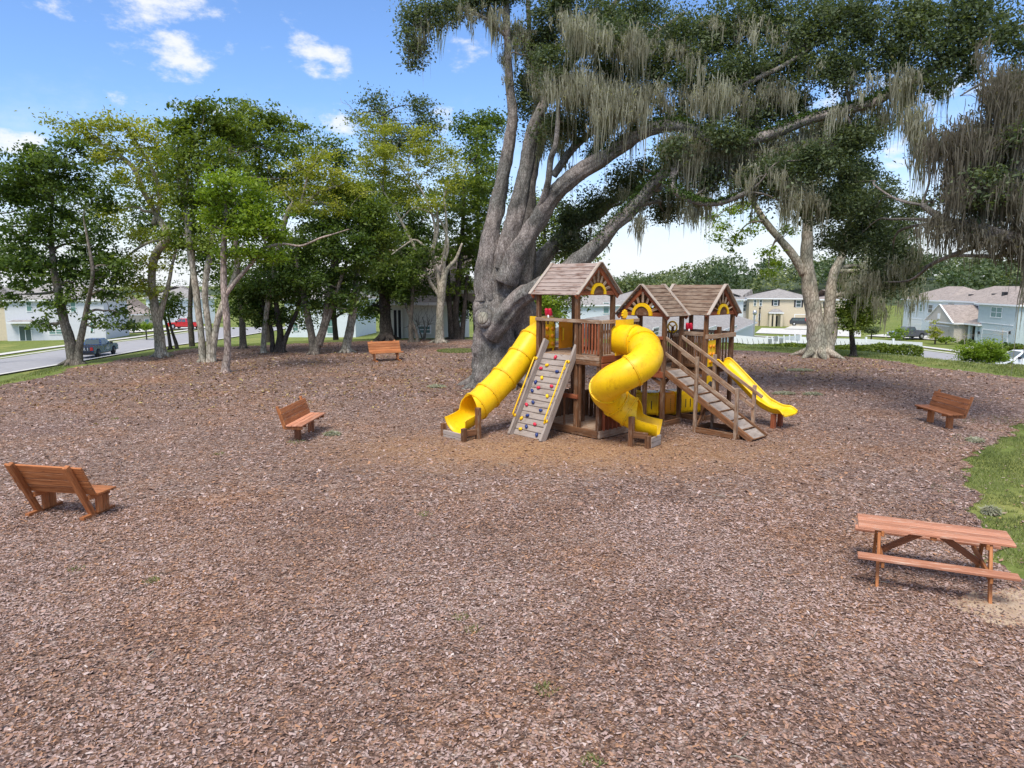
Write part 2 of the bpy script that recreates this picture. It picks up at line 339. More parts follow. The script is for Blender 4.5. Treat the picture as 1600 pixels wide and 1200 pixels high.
class MB:
    def __init__(s): s.v = []; s.f = []; s.sm = []
    def add(s, vs, fs, smooth=False):
        k = len(s.v); s.v += [tuple(v) for v in vs]; s.f += [tuple(i + k for i in f) for f in fs]; s.sm += [smooth] * len(fs)
    def box(s, x0, x1, y0, y1, z0, z1):
        s.add([(x, y, z) for x in (x0, x1) for y in (y0, y1) for z in (z0, z1)],
              [(0, 1, 3, 2), (4, 6, 7, 5), (0, 4, 5, 1), (2, 3, 7, 6), (0, 2, 6, 4), (1, 5, 7, 3)])
    def tube(s, pts, rad, n=8, cap=True, wob=0, seed=0, smooth=True, sx=1.0, ridge=0):
        pts = [Vector(p) for p in pts]; m = len(pts)
        t = (pts[1] - pts[0]).normalized(); up = Vector((0, 0, 1)) if abs(t.z) < .9 else Vector((1, 0, 0))
        nx = t.cross(up).normalized(); vs = []
        for i, p in enumerate(pts):
            t2 = (pts[min(i + 1, m - 1)] - pts[max(i - 1, 0)]).normalized()
            nx = (nx - t2 * nx.dot(t2)).normalized(); ny = t2.cross(nx)
            r = rad[i] if hasattr(rad, '__len__') else rad
            if i: run += (p - pts[i - 1]).length
            else: run = 0.0
            for k in range(n):
                a = 2 * math.pi * k / n; rr = r
                if wob:
                    q = p * .9 + (nx * math.cos(a) + ny * math.sin(a)) * r * 1.8
                    rr = r * (1 + wob * mnoise.noise(q * 1.7 + Vector((seed, 0, 0))) + wob * .5 * mnoise.noise(q * 5 + Vector((seed, 3, 0))))
                if ridge: rr *= 1 + ridge * (abs(mnoise.noise(Vector((math.cos(a) * 2.6 + seed, math.sin(a) * 2.6, run * .35)))) * -2.2 + .35 + .7 * mnoise.noise(Vector((math.cos(a) * 6 + seed, math.sin(a) * 6, run * 1.6))))
                vs.append(p + (nx * math.cos(a) * sx + ny * math.sin(a)) * rr)
        fs = [(i * n + k, i * n + (k + 1) % n, (i + 1) * n + (k + 1) % n, (i + 1) * n + k) for i in range(m - 1) for k in range(n)]
        if cap: fs += [tuple(range(n))[::-1], tuple((m - 1) * n + k for k in range(n))]
        s.add(vs, fs, smooth)
    def prism(s, poly, d, ax):          # poly in 2D, extruded; ax maps (a,b,c)->xyz
        n = len(poly)
        vs = [ax(a, b, 0) for a, b in poly] + [ax(a, b, d) for a, b in poly]
        fs = [tuple(range(n))[::-1], tuple(range(n, 2 * n))] + [(i, (i + 1) % n, n + (i + 1) % n, n + i) for i in range(n)]
        s.add(vs, fs)
    def mesh(s, name):
        me = bpy.data.meshes.new(name); me.from_pydata(s.v, [], s.f)
        me.polygons.foreach_set('use_smooth', s.sm); 
        bm = bmesh.new(); bm.from_mesh(me); bmesh.ops.recalc_face_normals(bm, faces=bm.faces); bm.to_mesh(me); bm.free()
        return me
    def build(s, name, mat, parent=None, mtx=None): return link(name, s.mesh(name), mat, parent, mtx)
_cache = {}
def plank_mesh(L, w, h, mat, bev):
    key = (round(L, 3), round(w, 3), round(h, 3), mat, bev)
    if key not in _cache:
        bm = bmesh.new(); bmesh.ops.create_cube(bm, size=1)
        bmesh.ops.scale(bm, vec=(L, w, h), verts=bm.verts)
        if bev: bmesh.ops.bevel(bm, geom=bm.edges[:], offset=bev, segments=1, affect='EDGES')
        me = bpy.data.meshes.new('plank'); bm.to_mesh(me); bm.free(); me.materials.append(M[mat]); _cache[key] = me
    return _cache[key]
def beam(name, p0, p1, w, h, mat, parent, up=(0, 0, 1), bev=.006, roll=0):
    p0, p1 = Vector(p0), Vector(p1); x = (p1 - p0); L = x.length; x.normalize()
    up = Vector(up)
    if abs(x.dot(up.normalized())) > .98: up = Vector((0, 1, 0))
    y = up.cross(x).normalized(); z = x.cross(y)
    m = Matrix((x, y, z)).transposed().to_4x4()
    if roll: m = m @ Matrix.Rotation(roll, 4, 'X')
    m.translation = (p0 + p1) / 2
    return link(name, plank_mesh(L, w, h, mat, bev), None, parent, m)
def post(name, x, y, z0, z1, w, mat, parent, w2=None):
    m = Matrix.Translation((x, y, (z0 + z1) / 2)) @ Matrix.Rotation(R(90), 4, 'Y')
    return link(name, plank_mesh(z1 - z0, w2 or w, w, mat, .006), None, parent, m)
def cat(pts, n=6):                      # catmull-rom resample of tuples of any length
    out = []; P = [pts[0]] + list(pts) + [pts[-1]]
    for i in range(1, len(P) - 2):
        a, b, c, d = P[i - 1], P[i], P[i + 1], P[i + 2]
        for k in range(n):
            t = k / n
            out.append(tuple(.5 * (2 * b[j] + (c[j] - a[j]) * t + (2 * a[j] - 5 * b[j] + 4 * c[j] - d[j]) * t * t + (3 * b[j] - a[j] - 3 * c[j] + d[j]) * t ** 3) for j in range(len(b))))
    out.append(tuple(pts[-1])); return out
def np_mesh(name, V, F, mat, rndv=None, smooth=False):
    me = bpy.data.meshes.new(name); k = F.shape[1]
    me.vertices.add(len(V)); me.vertices.foreach_set('co', V.astype(np.float32).ravel())
    me.loops.add(F.size); me.loops.foreach_set('vertex_index', F.astype(np.int32).ravel())
    me.polygons.add(len(F)); me.polygons.foreach_set('loop_start', np.arange(0, F.size, k, dtype=np.int32))
    me.update(calc_edges=True); me.validate()
    if rndv is not None:
        a = me.attributes.new('rnd', 'FLOAT', 'FACE'); a.data.foreach_set('value', rndv.astype(np.float32))
    me.materials.append(M[mat]); return me

# ------------------------------------------------------------------ terrain
EDGE = [(-60, 33), (-36.4, 33.2), (-34.2, 37.1), (-31.9, 40.3), (-28.7, 44), (-24.5, 48.5), (-20, 49.3), (-10.3, 51.2), (-5.2, 51.7), (5, 50), (18.2, 45.2), (22.3, 44.3), (26.7, 43.2), (30.4, 40.6), (32.7, 39.2), (36.3, 37.6), (60, 36)]
EA = np.array(EDGE).T
def edge_r(az): return np.interp(az, EA[0], EA[1])
def terr(x, y):
    r = np.hypot(x, y); az = np.degrees(np.arctan2(x, y))
    er = edge_r(az) + np.interp(az, [-40, 0, 15, 25], [1., 1.5, 3.0, 3.5])
    left = np.interp(r, [40, 62, 75, 100, 123, 160, 260, 600], [-3.0, -3.3, -3.5, -3.9, -4.25, -4.9, -5.5, -6])
    right = np.interp(r, [40, 62, 76, 95, 117, 158, 260, 600], [-2.6, -3.2, -3.8, -4.3, -4.7, -5.0, -5.5, -6])
    w = np.interp(az, [-10, 12], [0, 1]); zf = left * (1 - w) + right * w
    t = np.clip((r - er) / 24.0, 0, 1); t = t * t * (3 - 2 * t)
    # gentle, except a quicker start so the bank falls away behind the crest
    t = np.clip(t, 0, 1) ** .9
    back = np.clip((-y) / 40, 0, 1)
    return zf * t * (1 - back)
def tz(x, y): return float(terr(np.array(float(x)), np.array(float(y))))
def T(px, py):
    r = ray(px, py); o = Vector((0, 0, CAM_H)); t = 4.0; hit = None
    # farthest plausible hit: march until below terrain
    while t < 900:
        p = o + r * t
        if p.z < tz(p.x, p.y): 
            lo, hi = t - max(.2, t * .01), t
            for _ in range(14):
                mid = (lo + hi) / 2; q = o + r * mid
                if q.z < tz(q.x, q.y): hi = mid
                else: lo = mid
            p = o + r * hi; return Vector((p.x, p.y, tz(p.x, p.y)))
        t += max(.2, t * .01)
    return o + r * 300
def drop(x, y, dz=0): return Vector((x, y, tz(x, y) + dz))

rings = np.concatenate([np.concatenate([[.01], np.linspace(1.5, 30, 19)]), np.arange(32, 100, 1.5), np.linspace(102, 200, 30), np.geomspace(210, 1600, 18)])
azs = np.radians(np.arange(-180, 180, 1.5))
RR, AA = np.meshgrid(rings, azs, indexing='ij'); X = RR * np.sin(AA); Y = RR * np.cos(AA); Z = terr(X, Y)
V = np.stack([X, Y, Z], -1).reshape(-1, 3); na = len(azs)
i, j = np.meshgrid(np.arange(len(rings) - 1), np.arange(na), indexing='ij'); j2 = (j + 1) % na
F = np.stack([i * na + j, i * na + j2, (i + 1) * na + j2, (i + 1) * na + j], -1).reshape(-1, 4)[:, ::-1]
me = np_mesh('ground', V, F, 'lawn'); me.polygons.foreach_set('use_smooth', [True] * len(me.polygons))
finish(link('ground', me), kind='structure')

# mulch bed: one flat sheet on the plateau, ragged outline
def polar(az, r): return (r * math.sin(R(az)), r * math.cos(R(az)))
outline = [(-26, -12), (-26, 12), (-21.5, 22), (-20.3, 25.2)] + [polar(a, r) for a, r in EDGE[2:-1]] + \
    [(24.5, 27), (22, 23.5), (15.4, 20.8), (13.41, 19.0), (11.46, 16.8), (10.0, 15.1), (8.8, 13.25), (8.25, 12.1), (7.75, 10.9), (7.2, 9.6), (7.0, 8.8), (7.6, 7.6), (9.5, 6), (12, 3), (12, -12)]
ring = []
for a, b in zip(outline, outline[1:] + outline[:1]):
    d = math.dist(a, b); n = max(1, int(d / .12))
    for k in range(n):
        x = a[0] + (b[0] - a[0]) * k / n; y = a[1] + (b[1] - a[1]) * k / n
        dx, dy = (b[1] - a[1]) / d, -(b[0] - a[0]) / d
        o = (.55 if x < 6 or y > 26 else .45) * mnoise.noise(Vector((x * .5, y * .5, 3))) + (.28 if x < 6 or y > 26 else .35) * mnoise.noise(Vector((x * 1.7, y * 1.7, 5))) + .2 * mnoise.noise(Vector((x * 5, y * 5, 9)))
        ring.append((x + dx * o, y + dy * o))
bm = bmesh.new(); vs = [bm.verts.new((x, y, tz(x, y) + .02)) for x, y in ring]; f = bm.faces.new(vs)
bmesh.ops.triangulate(bm, faces=[f]); me = bpy.data.meshes.new('mulch_bed'); bm.to_mesh(me); bm.free()
if me.polygons[0].normal.z < 0: me.flip_normals()
finish(link('mulch_bed', me, 'mulch'), kind='structure')
POLY = np.array(ring)
def inside(px, py, poly=POLY):
    c = np.zeros(px.shape, bool); n = len(poly); xj, yj = poly[-1]
    for k in range(n):
        xi, yi = poly[k]
        if yi != yj:
            m = ((yi > py) != (yj > py)) & (px < (xj - xi) * (py - yi) / (yj - yi) + xi); c ^= m
        xj, yj = xi, yi
    return c
SMALL_POLY = POLY[::4]

def strip(name, left, right, mat, dz, n=24):
    """draped band between two world polylines"""
    l = cat([tuple(p) for p in left], 10); r = cat([tuple(p) for p in right], 10)
    m = min(len(l), len(r)); li = np.linspace(0, len(l) - 1, m * 1).astype(int); ri = np.linspace(0, len(r) - 1, m).astype(int)
    vs = []; K = 6
    for a, b in zip(li, ri):
        for k in range(K + 1):
            t = k / K; x = l[a][0] * (1 - t) + r[b][0] * t; y = l[a][1] * (1 - t) + r[b][1] * t
            vs.append((x, y, tz(x, y) + dz))
    fs = [(i * (K + 1) + k, i * (K + 1) + k + 1, (i + 1) * (K + 1) + k + 1, (i + 1) * (K + 1) + k) for i in range(m - 1) for k in range(K)]
    q = MB(); q.add(vs, fs, True); return finish(q.build(name, mat), kind='structure')
def offs(line, d):
    out = []
    for i, p in enumerate(line):
        a = line[max(0, i - 1)]; b = line[min(len(line) - 1, i + 1)]
        dx, dy = b[0] - a[0], b[1] - a[1]; L = math.hypot(dx, dy)
        out.append((p[0] - dy / L * d, p[1] + dx / L * d))
    return out
def xy(v): return (v[0], v[1])
# street on the left
far_c = [xy(T(a, b)) for a, b in [(0, 562), (105, 546), (190, 534.5), (241, 528), (303, 519), (350, 512)]]
near_c = [(-41.5, 40), (-42, 54), (-42.3, 68), (-42.8, 77.2), (-43, 84.7), (-42.4, 92), (-41.8, 100), (-41.6, 119), (-42, 138)]
far_c = [(far_c[0][0] * 2 - far_c[1][0], far_c[0][1] * 2 - far_c[1][1])] + far_c
W = 8.5
strip('road', far_c, near_c, 'asphalt', .06)
strip('kerb', offs(far_c, .55), far_c, 'concrete', .14)
strip('kerb', near_c, offs(near_c, -.5), 'concrete', .14)
strip('pavement', offs(far_c, 4.2), offs(far_c, 2.7), 'concrete', .10)
# street on the right
rc = [xy(T(a, b)) for a, b in [(1150, 527), (1260, 532), (1350, 537), (1441, 548), (1500, 556), (1600, 571)]]
rc = rc + [(rc[-1][0] * 2 - rc[-2][0], rc[-1][1] * 2 - rc[-2][1])]
strip('road', rc, offs(rc, -8.0), 'asphalt', .06)
strip('kerb', offs(rc, .6), rc, 'concrete', .14)
strip('kerb', offs(rc, -8), offs(rc, -8.5), 'concrete', .14)
strip('pavement', offs(rc, 4.6), offs(rc, 3.0), 'concrete', .10)
# driveways and the side street in front of the beige house
def pad(name, pts, mat, dz=.17):
    ps = [T(*p) for p in pts]; n = 8; vs = []
    a, b, c, d = ps
    for i in range(n + 1):
        for j in range(n + 1):
            u, v = i / n, j / n; p = a * (1 - u) * (1 - v) + b * u * (1 - v) + c * u * v + d * (1 - u) * v
            vs.append((p.x, p.y, tz(p.x, p.y) + dz))
    q = MB(); q.add(vs, [(i * (n + 1) + j, i * (n + 1) + j + 1, (i + 1) * (n + 1) + j + 1, (i + 1) * (n + 1) + j) for i in range(n) for j in range(n)])
    return finish(q.build(name, mat), kind='structure')
pad('driveway', [(1352, 526), (1470, 533), (1476, 527), (1388, 523)], 'concrete')
pad('driveway', [(1492, 552), (1540, 556), (1560, 545), (1508, 540)], 'concrete')
pad('driveway', [(1590, 560), (1660, 566), (1620, 550), (1566, 551)], 'concrete')
pad('side_street', [(1180, 521), (1345, 527), (1345, 517), (1190, 513)], 'concrete', .08)
pad('driveway', [(1225, 515), (1268, 516), (1262, 509.5), (1238, 509.5)], 'concrete')
pad('driveway', [(262, 516), (330, 514), (300, 505), (270, 506)], 'concrete')
pad('driveway', [(205, 521), (262, 517), (268, 513), (190, 517)], 'concrete')

# ------------------------------------------------------------------ houses
def roof_mesh(x0, x1, y0, y1, ze, pitch, kind='hip', axis='x'):
    q = MB(); w = (y1 - y0) / 2 if axis == 'x' else (x1 - x0) / 2; h = w * pitch
    if axis == 'x':
        i = w if kind == 'hip' else 0; ym = (y0 + y1) / 2
        vs = [(x0, y0, ze), (x1, y0, ze), (x1, y1, ze), (x0, y1, ze), (x0 + i, ym, ze + h), (x1 - i, ym, ze + h)]
        fs = [(0, 1, 5, 4), (1, 2, 5), (2, 3, 4, 5), (3, 0, 4), (0, 3, 2, 1)]
    else:
        i = w if kind == 'hip' else 0; xm = (x0 + x1) / 2
        vs = [(x0, y0, ze), (x1, y0, ze), (x1, y1, ze), (x0, y1, ze), (xm, y0 + i, ze + h), (xm, y1 - i, ze + h)]
        fs = [(0, 1, 4), (1, 2, 5, 4), (2, 3, 5), (3, 0, 4, 5), (0, 3, 2, 1)]
    q.add(vs, fs); return q
class House:
    def __init__(s, label, A, B, depth, eave, wall, roof='shingle', pitch=.45, kind='hip', axis='x', over=.45, sink=1.5, noroof=False):
        s.A, s.B = Vector(A), Vector(B); z = min(s.A.z, s.B.z); s.A.z = s.B.z = z
        d = s.B - s.A; s.L = d.length; s.rz = math.atan2(d.y, d.x); s.eave = eave; s.depth = depth
        s.r = root('house', label, 'house', s.A, s.rz, group='houses around the park')
        q = MB(); q.box(0, s.L, 0, depth, -sink, eave); s.wall = q.build('wall', wall, s.r)
        if not noroof: s.roof(-over, s.L + over, -over, depth + over, eave, pitch, kind, axis, roof)
        s.W = Matrix.Translation(s.A) @ Matrix.Rotation(s.rz, 4, 'Z'); s.Wi = s.W.inverted()
    def roof(s, x0, x1, y0, y1, z, pitch, kind='hip', axis='x', mat='shingle'):
        rf = roof_mesh(x0, x1, y0, y1, z + .16, pitch, kind, axis).build('roof', mat, s.r)
        f = MB(); f.box(x0 - .03, x1 + .03, y0 - .03, y1 + .03, z - .06, z + .155); f.build('fascia', 'white', rf)
        return rf
    def loc(s, px, py, y=0):            # picture point -> point of the plane y = const of the house
        o = s.Wi @ Vector((0, 0, CAM_H)); d = s.Wi.to_3x3() @ ray(px, py); t = (y - o.y) / d.y; return o + d * t
    def window(s, px0, py0, px1, py1, y=0, cols=1, glass='glass', shutters=False):
        a = s.loc(px0, py0, y); b = s.loc(px1, py1, y); return s.win(a.x, b.x, b.z, a.z, y, cols, glass, shutters)
    def win(s, x0, x1, z0, z1, y=0, cols=1, glass='glass', shutters=False, trim='white'):
        t = .09; q = MB()
        q.box(x0 - t, x1 + t, y - .07, y - .005, z1, z1 + t); q.box(x0 - t, x1 + t, y - .09, y - .005, z0 - t, z0)
        q.box(x0 - t, x0, y - .07, y - .005, z0, z1); q.box(x1, x1 + t, y - .07, y - .005, z0, z1)
        for k in range(1, cols): xm = x0 + (x1 - x0) * k / cols; q.box(xm - .05, xm + .05, y - .07, y - .005, z0, z1)
        q.box(x0, x1, y - .055, y - .005, (z0 + z1) / 2 - .03, (z0 + z1) / 2 + .03)
        w = q.build('window', trim, s.r)
        for k in range(cols):
            a = x0 + (x1 - x0) * k / cols + (.05 if k else 0); b = x0 + (x1 - x0) * (k + 1) / cols - (.05 if k < cols - 1 else 0)
            for c, d in ((z0, (z0 + z1) / 2 - .03), ((z0 + z1) / 2 + .03, z1)):
                g = MB(); g.box(a, b, y - .03, y - .008, c, d); g.build('pane', glass, w)
        if shutters:
            ww = max(.35, (x1 - x0) * .35)
            for xa in (x0 - t - ww, x1 + t):
                g = MB(); g.box(xa + .01, xa + ww - .01, y - .06, y - .004, z0 - .05, z1 + .05); g.build('shutter', 'black', w)
    def garage(s, px0, py0, px1, y=0, mat='white', h=2.15):
        a = s.loc(px0, py0, y); b = s.loc(px1, py0, y)
        q = MB(); q.box(a.x - .14, b.x + .14, y - .06, y - .004, h, h + .14); q.box(a.x - .14, a.x, y - .06, y - .004, 0, h); q.box(b.x, b.x + .14, y - .06, y - .004, 0, h)
        fr = q.build('garage_frame', 'white', s.r)
        for k in range(4):
            g = MB(); g.box(a.x + .004, b.x - .004, y - .045 + .012 * (k % 2), y - .003, k * h / 4 + .012, (k + 1) * h / 4 - .012); g.build('garage_panel', mat, fr)
    def door(s, x0, x1, h, y=0, mat='white'):
        q = MB(); q.box(x0, x1, y - .06, y - .004, 0, h); d = q.build('door', mat, s.r); q = MB(); q.box(x1 - .15, x1 - .1, y - .1, y - .061, .95, 1.1); q.build('handle', 'black', d)

# left: pale grey two-storey house behind the street
h = House('pale grey two storey house with sliding patio doors behind the left street', T(12, 533), T(166, 530), 10, 5.7, 'st_grey', 'shingle', .5)
for px, py, px2, py2, c in [(41, 470, 50, 486, 1), (77, 515, 98, 521.5, 2), (141, 503, 146, 518, 1), (110, 472, 119, 487, 1)]: h.window(px, py, px2, py2, 0, c, 'glass_green')
a = h.loc(29, 506); b = h.loc(50, 527); q = MB(); q.box(a.x - .08, b.x + .08, -.07, -.004, 0, 2.18); d = q.build('patio_door', 'white', h.r)
for k in range(2): 
    g = MB(); xw = (b.x - a.x) / 2; g.box(a.x + k * xw + .05, a.x + (k + 1) * xw - .05, -.09, -.071, .06, 2.1); g.build('pane', 'glass', d)
h.roof(a.x - 1.0, b.x + 1.0, -1.1, -.02, 2.6, .5, 'hip')
W5 = h.W
c0 = h.W @ Vector((-7.5, 1.6, 0)); c1 = h.W @ Vector((-.06, 1.6, 0))
House('beige house end wall at the far left edge beside the pale grey house', c0, c1, 9, 5.7, 'st_beige', 'shingle', .5)
# left middle: low houses beyond the street
h = House('tan low house with brown hip roof left of the driveway behind the pale trunk', T(192, 516), T(241, 513.5), 12, 2.75, 'st_tan', 'shingle2', .5)
h.window(226, 499, 233, 510, 0, 1, 'glass_green'); h.window(204, 500, 211, 508, 0, 1, 'glass')
h = House('pale blue two storey house behind the red pickup', T(262, 508) , T(337, 505), 12, 5.4, 'st_pale', 'shingle', .4)
h.garage(277, 500, 296, 0, 'white'); h.window(317, 485, 323, 497, 0, 1, 'glass_green'); h.window(303, 470, 309, 480, 0, 1, 'glass')
h = House('pale blue two storey house half hidden by the dark trunks of the grove', T(447, 527), T(556, 527), 12, 5.4, 'st_pale', 'shingle', .45)
h.window(511, 500, 524, 521, 0, 1, 'glass_green'); h.window(470, 478, 480, 491); h.window(530, 478, 539, 490); h.window(458, 505, 466, 517, 0, 1, 'glass_green')
h = House('cream single storey house with covered patio behind the farthest bench', T(601, 528.5), T(691, 528.5), 13, 2.55, 'st_cream', 'shingle2', .62)
h.window(655, 510, 672, 520, 0, 2, 'glass_green'); h.roof(8.5, h.L + .6, 1.0, 9, 3.4, .6, 'gable', 'y', 'shingle2')
a = h.loc(615, 508); b = h.loc(637, 526.5); q = MB(); b.x = a.x + (b.x - a.x) * .62; q.box(a.x, b.x, -.06, -.004, 0, 2.1); d = q.build('patio_shade_panel', 'dark', h.r)  # flat dark panel on the wall, painted for the shade of a recess
for k in range(3):
    g = MB(); x = a.x + (b.x - a.x) * k / 2; g.box(x - .05, x + .05, -.12, -.061, 0, 2.2); g.build('column', 'st_cream', d)
h = House('white house glimpsed between the big oak and the tube slide', T(786, 520), T(842, 519), 9, 4.0, 'st_white', 'shingle', .4)
h.window(803, 500, 809, 511, 0, 1, 'glass_green'); h.window(812, 507, 823, 515, 0, 1, 'glass_green')
# centre right, behind the playset
h = House('pale blue grey two storey house behind the first playset roof', T(842, 524), T(985, 524), 12, 4.9, 'st_pale', 'shingle', .42)
h.window(943, 473, 951, 489, 0, 1, 'glass_green'); h.window(900, 500, 912, 515, 0, 1, 'glass_green'); h.window(1006, 500, 1012, 510)
h = House('low pale house with wide grey hip roof behind the third playset roof', T(1012, 534), T(1176, 534), 14, 2.75, 'st_white', 'shingle', .38)
h.window(1131, 516, 1150, 521, 0, 3, 'glass_green'); h.window(1105, 514, 1118, 521, 0, 1, 'glass_green'); h.window(1020, 514, 1028, 523, 0, 1, 'glass')
h = House('beige two storey house with arched porch and black shutters', T(1169, 509), T(1268, 510.5), 13, 5.6, 'st_beige', 'shingle', .27)
h.window(1178.5, 468.5, 1181, 477.5); h.window(1187.5, 468.5, 1190, 477.5); h.window(1209.5, 469, 1214.5, 477, 0, 1, 'glass', True); h.window(1244.5, 469.5, 1251, 479.5, 0, 1, 'glass', True)
h.window(1177.5, 489.5, 1180, 498.5); h.window(1185.5, 490.5, 1187.5, 500)
h.garage(1242, 495, 1262, 0, 'st_beige', 2.4)
a = h.loc(1200, 490); b = h.loc(1222, 509); h.roof(a.x, b.x, -1.9, -.02, 2.75, .75)
for x in (a.x + .35, a.x + (b.x - a.x) * .40, b.x - .35):
    g = MB(); g.box(x - .22, x + .22, -1.75, -1.35, -.8, 2.68); g.build('porch_column', 'st_beige', h.r)
g = MB(); g.box(a.x + .9, a.x + 1.9, -.07, -.004, 0, 2.1); g.build('door', 'black', h.r)
h2 = House('white house just left of the beige two storey house', T(1108, 512), T(1160, 510), 12, 5.4, 'st_white', 'shingle', .28)
h2.window(1147, 473, 1150, 484); h2.window(1138, 492, 1145, 500)
House('small grey house at the end of the side street behind the white one', T(1150, 506.5), T(1172, 506.5), 10, 5.0, 'st_grey', 'shingle', .42).window(1161, 476, 1165, 486)
h3 = House('long beige house behind the forked pale oak', T(1281, 512), T(1338, 513), 12, 5.5, 'st_beige', 'shingle2', .28)
h3.window(1290, 472, 1297, 481, 0, 1, 'glass', True); h3.garage(1300, 495, 1330, 0, 'st_tan', 2.4); h3.window(1322, 472, 1329, 481, 0, 1, 'glass')
# right: attached houses across the street
P0 = T(1524, 538); P1 = T(1584, 546)
h = House('grey blue two storey house with white trim at the right edge', P0, P1, 13, 5.75, 'st_blue', 'shingle2', .42)
h.window(1550, 480, 1565, 496, 0, 2, 'glass_green'); h.garage(1535.5, 518, 1575, 0, 'st_blue', 2.2)
g = MB(); a = h.loc(1531, 504); b = h.loc(1583.5, 508); g.box(a.x, b.x, -.06, -.004, b.z, a.z); g.build('trim_band', 'white', h.r)
for px in (1530.5, 1578.5): a = h.loc(px, 520); g = MB(); g.box(a.x - .1, a.x + .1, -.18, -.005, a.z - .15, a.z + .2); g.build('wall_lamp', 'black', h.r)
D = (h.B - h.A).normalized(); BK = Vector((-D.y, D.x, 0))
q0 = P0 - D * 16 + BK * 3.2; q1 = P0 - D * .05 + BK * 3.2
h4 = House('light blue two storey house wing behind the beige garage', q0, q1, 10, 5.75, 'st_pale', 'shingle2', .42)
for hh, (x, y, z) in ((h, (-1.5, 4.2, 7.3)), (h4, (10, 2.2, 7.0)), (h4, (5, 1.6, 6.8))): q = MB(); q.box(x - .3, x + .3, y - .25, y + .25, z - .6, z + .12); q.build('roof_vent', 'black', hh.r)
h4.window(1519, 477, 1528, 494, 0, 1, 'glass'); h4.window(1482, 474, 1491, 478, 0, 1, 'glass')
g0 = P0 - D * 10.2 - BK * 1.5; g1 = P0 - D * 3.0 - BK * 1.5
h5 = House('beige gabled double garage attached to the light blue house', g0, g1, 4.6, 2.75, 'st_tan', 'shingle2', .62, 'gable', 'y')
q = MB(); q.box(.9, 5.9, -.06, -.004, 2.2, 2.36); fr = q.build('garage_frame', 'white', h5.r)
for k in range(4): g = MB(); g.box(.95, 5.85, -.045 + .012 * (k % 2), -.003, k * .55 + .012, k * .55 + .538); g.build('garage_panel', 'st_tan', fr)
q = MB(); q.prism([(-.44, 2.92), (7.64, 2.92), (3.6, 5.42)], .03, lambda x, z, c: (x, -.462 + c, z)); q.build('gable_wall', 'st_tan', h5.r)
for sgn in (-1, 1): beam('barge_board', (3.6 + sgn * 4.15, -.50, 2.86), (3.6, -.50, 5.50), .06, .24, 'white', h5.r, up=(0, -1, 0))
g = MB(); g.box(3.25, 3.95, -.54, -.47, 3.3, 4.1); g.build('gable_vent', 'white', h5.r)
h5.roof(7.15, 11.3, 1.0, 4.9, 2.75, .5, 'hip', 'x', 'shingle2')
for x in (8.6, 10.4): g = MB(); g.box(x - .22, x + .22, 1.3, 1.7, -.8, 2.68); g.build('porch_column', 'st_blue', h5.r)
g = MB(); g.box(7.25, 8.2, 1.9, 2.1, -.8, 2.68); g.build('porch_wall', 'st_tan', h5.r)
g = MB(); g.box(8.9, 10.1, 2.6, 2.75, -.8, 2.68); g.build('stone_panel', plain('stone_cladding', (.36, .29, .25), .9, .35, .3, nscale=9), h5.r)
c0 = P0 - D * 31 + BK * 4; c1 = P0 - D * 16.2 + BK * 4
h6 = House('light blue two storey house behind the dark pickup', c0, c1, 10, 5.6, 'st_pale', 'shingle2', .42)
h6.win(3, 4.4, 3.6, 4.9, 0, 1, 'glass'); h6.win(9, 10.4, 3.6, 4.9, 0, 1, 'glass'); h6.win(6, 6.9, 3.7, 4.9, 0, 1, 'glass_green')
q = MB(); q.box(2, 7, -.06, -.004, 2.2, 2.36); fr = q.build('garage_frame', 'white', h6.r)
for k in range(4): g = MB(); g.box(2.05, 6.95, -.045 + .012 * (k % 2), -.003, k * .55 + .012, k * .55 + .538); g.build('garage_panel', 'white', fr)
c0 = P0 + D * (P1 - P0).length + BK * 6 + D * .05; 
House('row house roof continuing right of the grey blue house', c0, c0 + D * 14, 10, 5.6, 'st_pale', 'shingle2', .42)
for i, (pa, pb, lab, wl) in enumerate([((985, 513), (1060, 512), 'far white roofed row house behind the middle playset roof', 'st_white'), ((1065, 508), (1105, 508), 'far pale house roof in front of the wooded hill', 'st_grey')]):
    House(lab, T(*pa), T(*pb), 11, 5.2, wl, 'shingle', .42)

# ------------------------------------------------------------------ white privacy fence
fr_ = root('white_fence', 'white vinyl privacy fence behind the long hedge, right of the playset', 'fence', (0, 0, 0))
fp = [(1146, 541), (1250, 541), (1300, 542), (1352, 545), (1440, 552)]
line = [at_depth(px, py, Y) for (px, py), Y in zip(fp, (60, 60, 59, 57, 53))]
line = [Vector((p.x, p.y, tz(p.x, p.y))) for p in line]
acc = 0
for a, b in zip(line, line[1:]):
    n = max(1, round((b - a).length / 2.4))
    hgt = 1.9 if a.x < 19 else 2.3
    for k in range(n):
        p = a.lerp(b, k / n); q2 = a.lerp(b, (k + 1) / n)
        post('post', p.x, p.y, p.z - .3, p.z + hgt + .12, .13, 'vinyl', fr_)
        beam('panel', p + Vector((0, 0, hgt / 2)), q2 + Vector((0, 0, hgt / 2)), .05, hgt - .1, 'vinyl', fr_, bev=.004)
# terrace fence further back
fr2 = root('white_fence', 'second white fence line nearer the beige house, seen above the first', 'fence', (0, 0, 0))
a = at_depth(1176, 530, 78); b = at_depth(1250, 528, 90)
for k in range(8):
    p = a.lerp(b, k / 8); q2 = a.lerp(b, (k + 1) / 8)
    p.z = tz(p.x, p.y); q2.z = tz(q2.x, q2.y)
    post('post', p.x, p.y, p.z - .3, p.z + 1.9, .13, 'vinyl', fr2); beam('panel', p + Vector((0, 0, .9)), q2 + Vector((0, 0, .9)), .05, 1.7, 'vinyl', fr2, bev=.004)

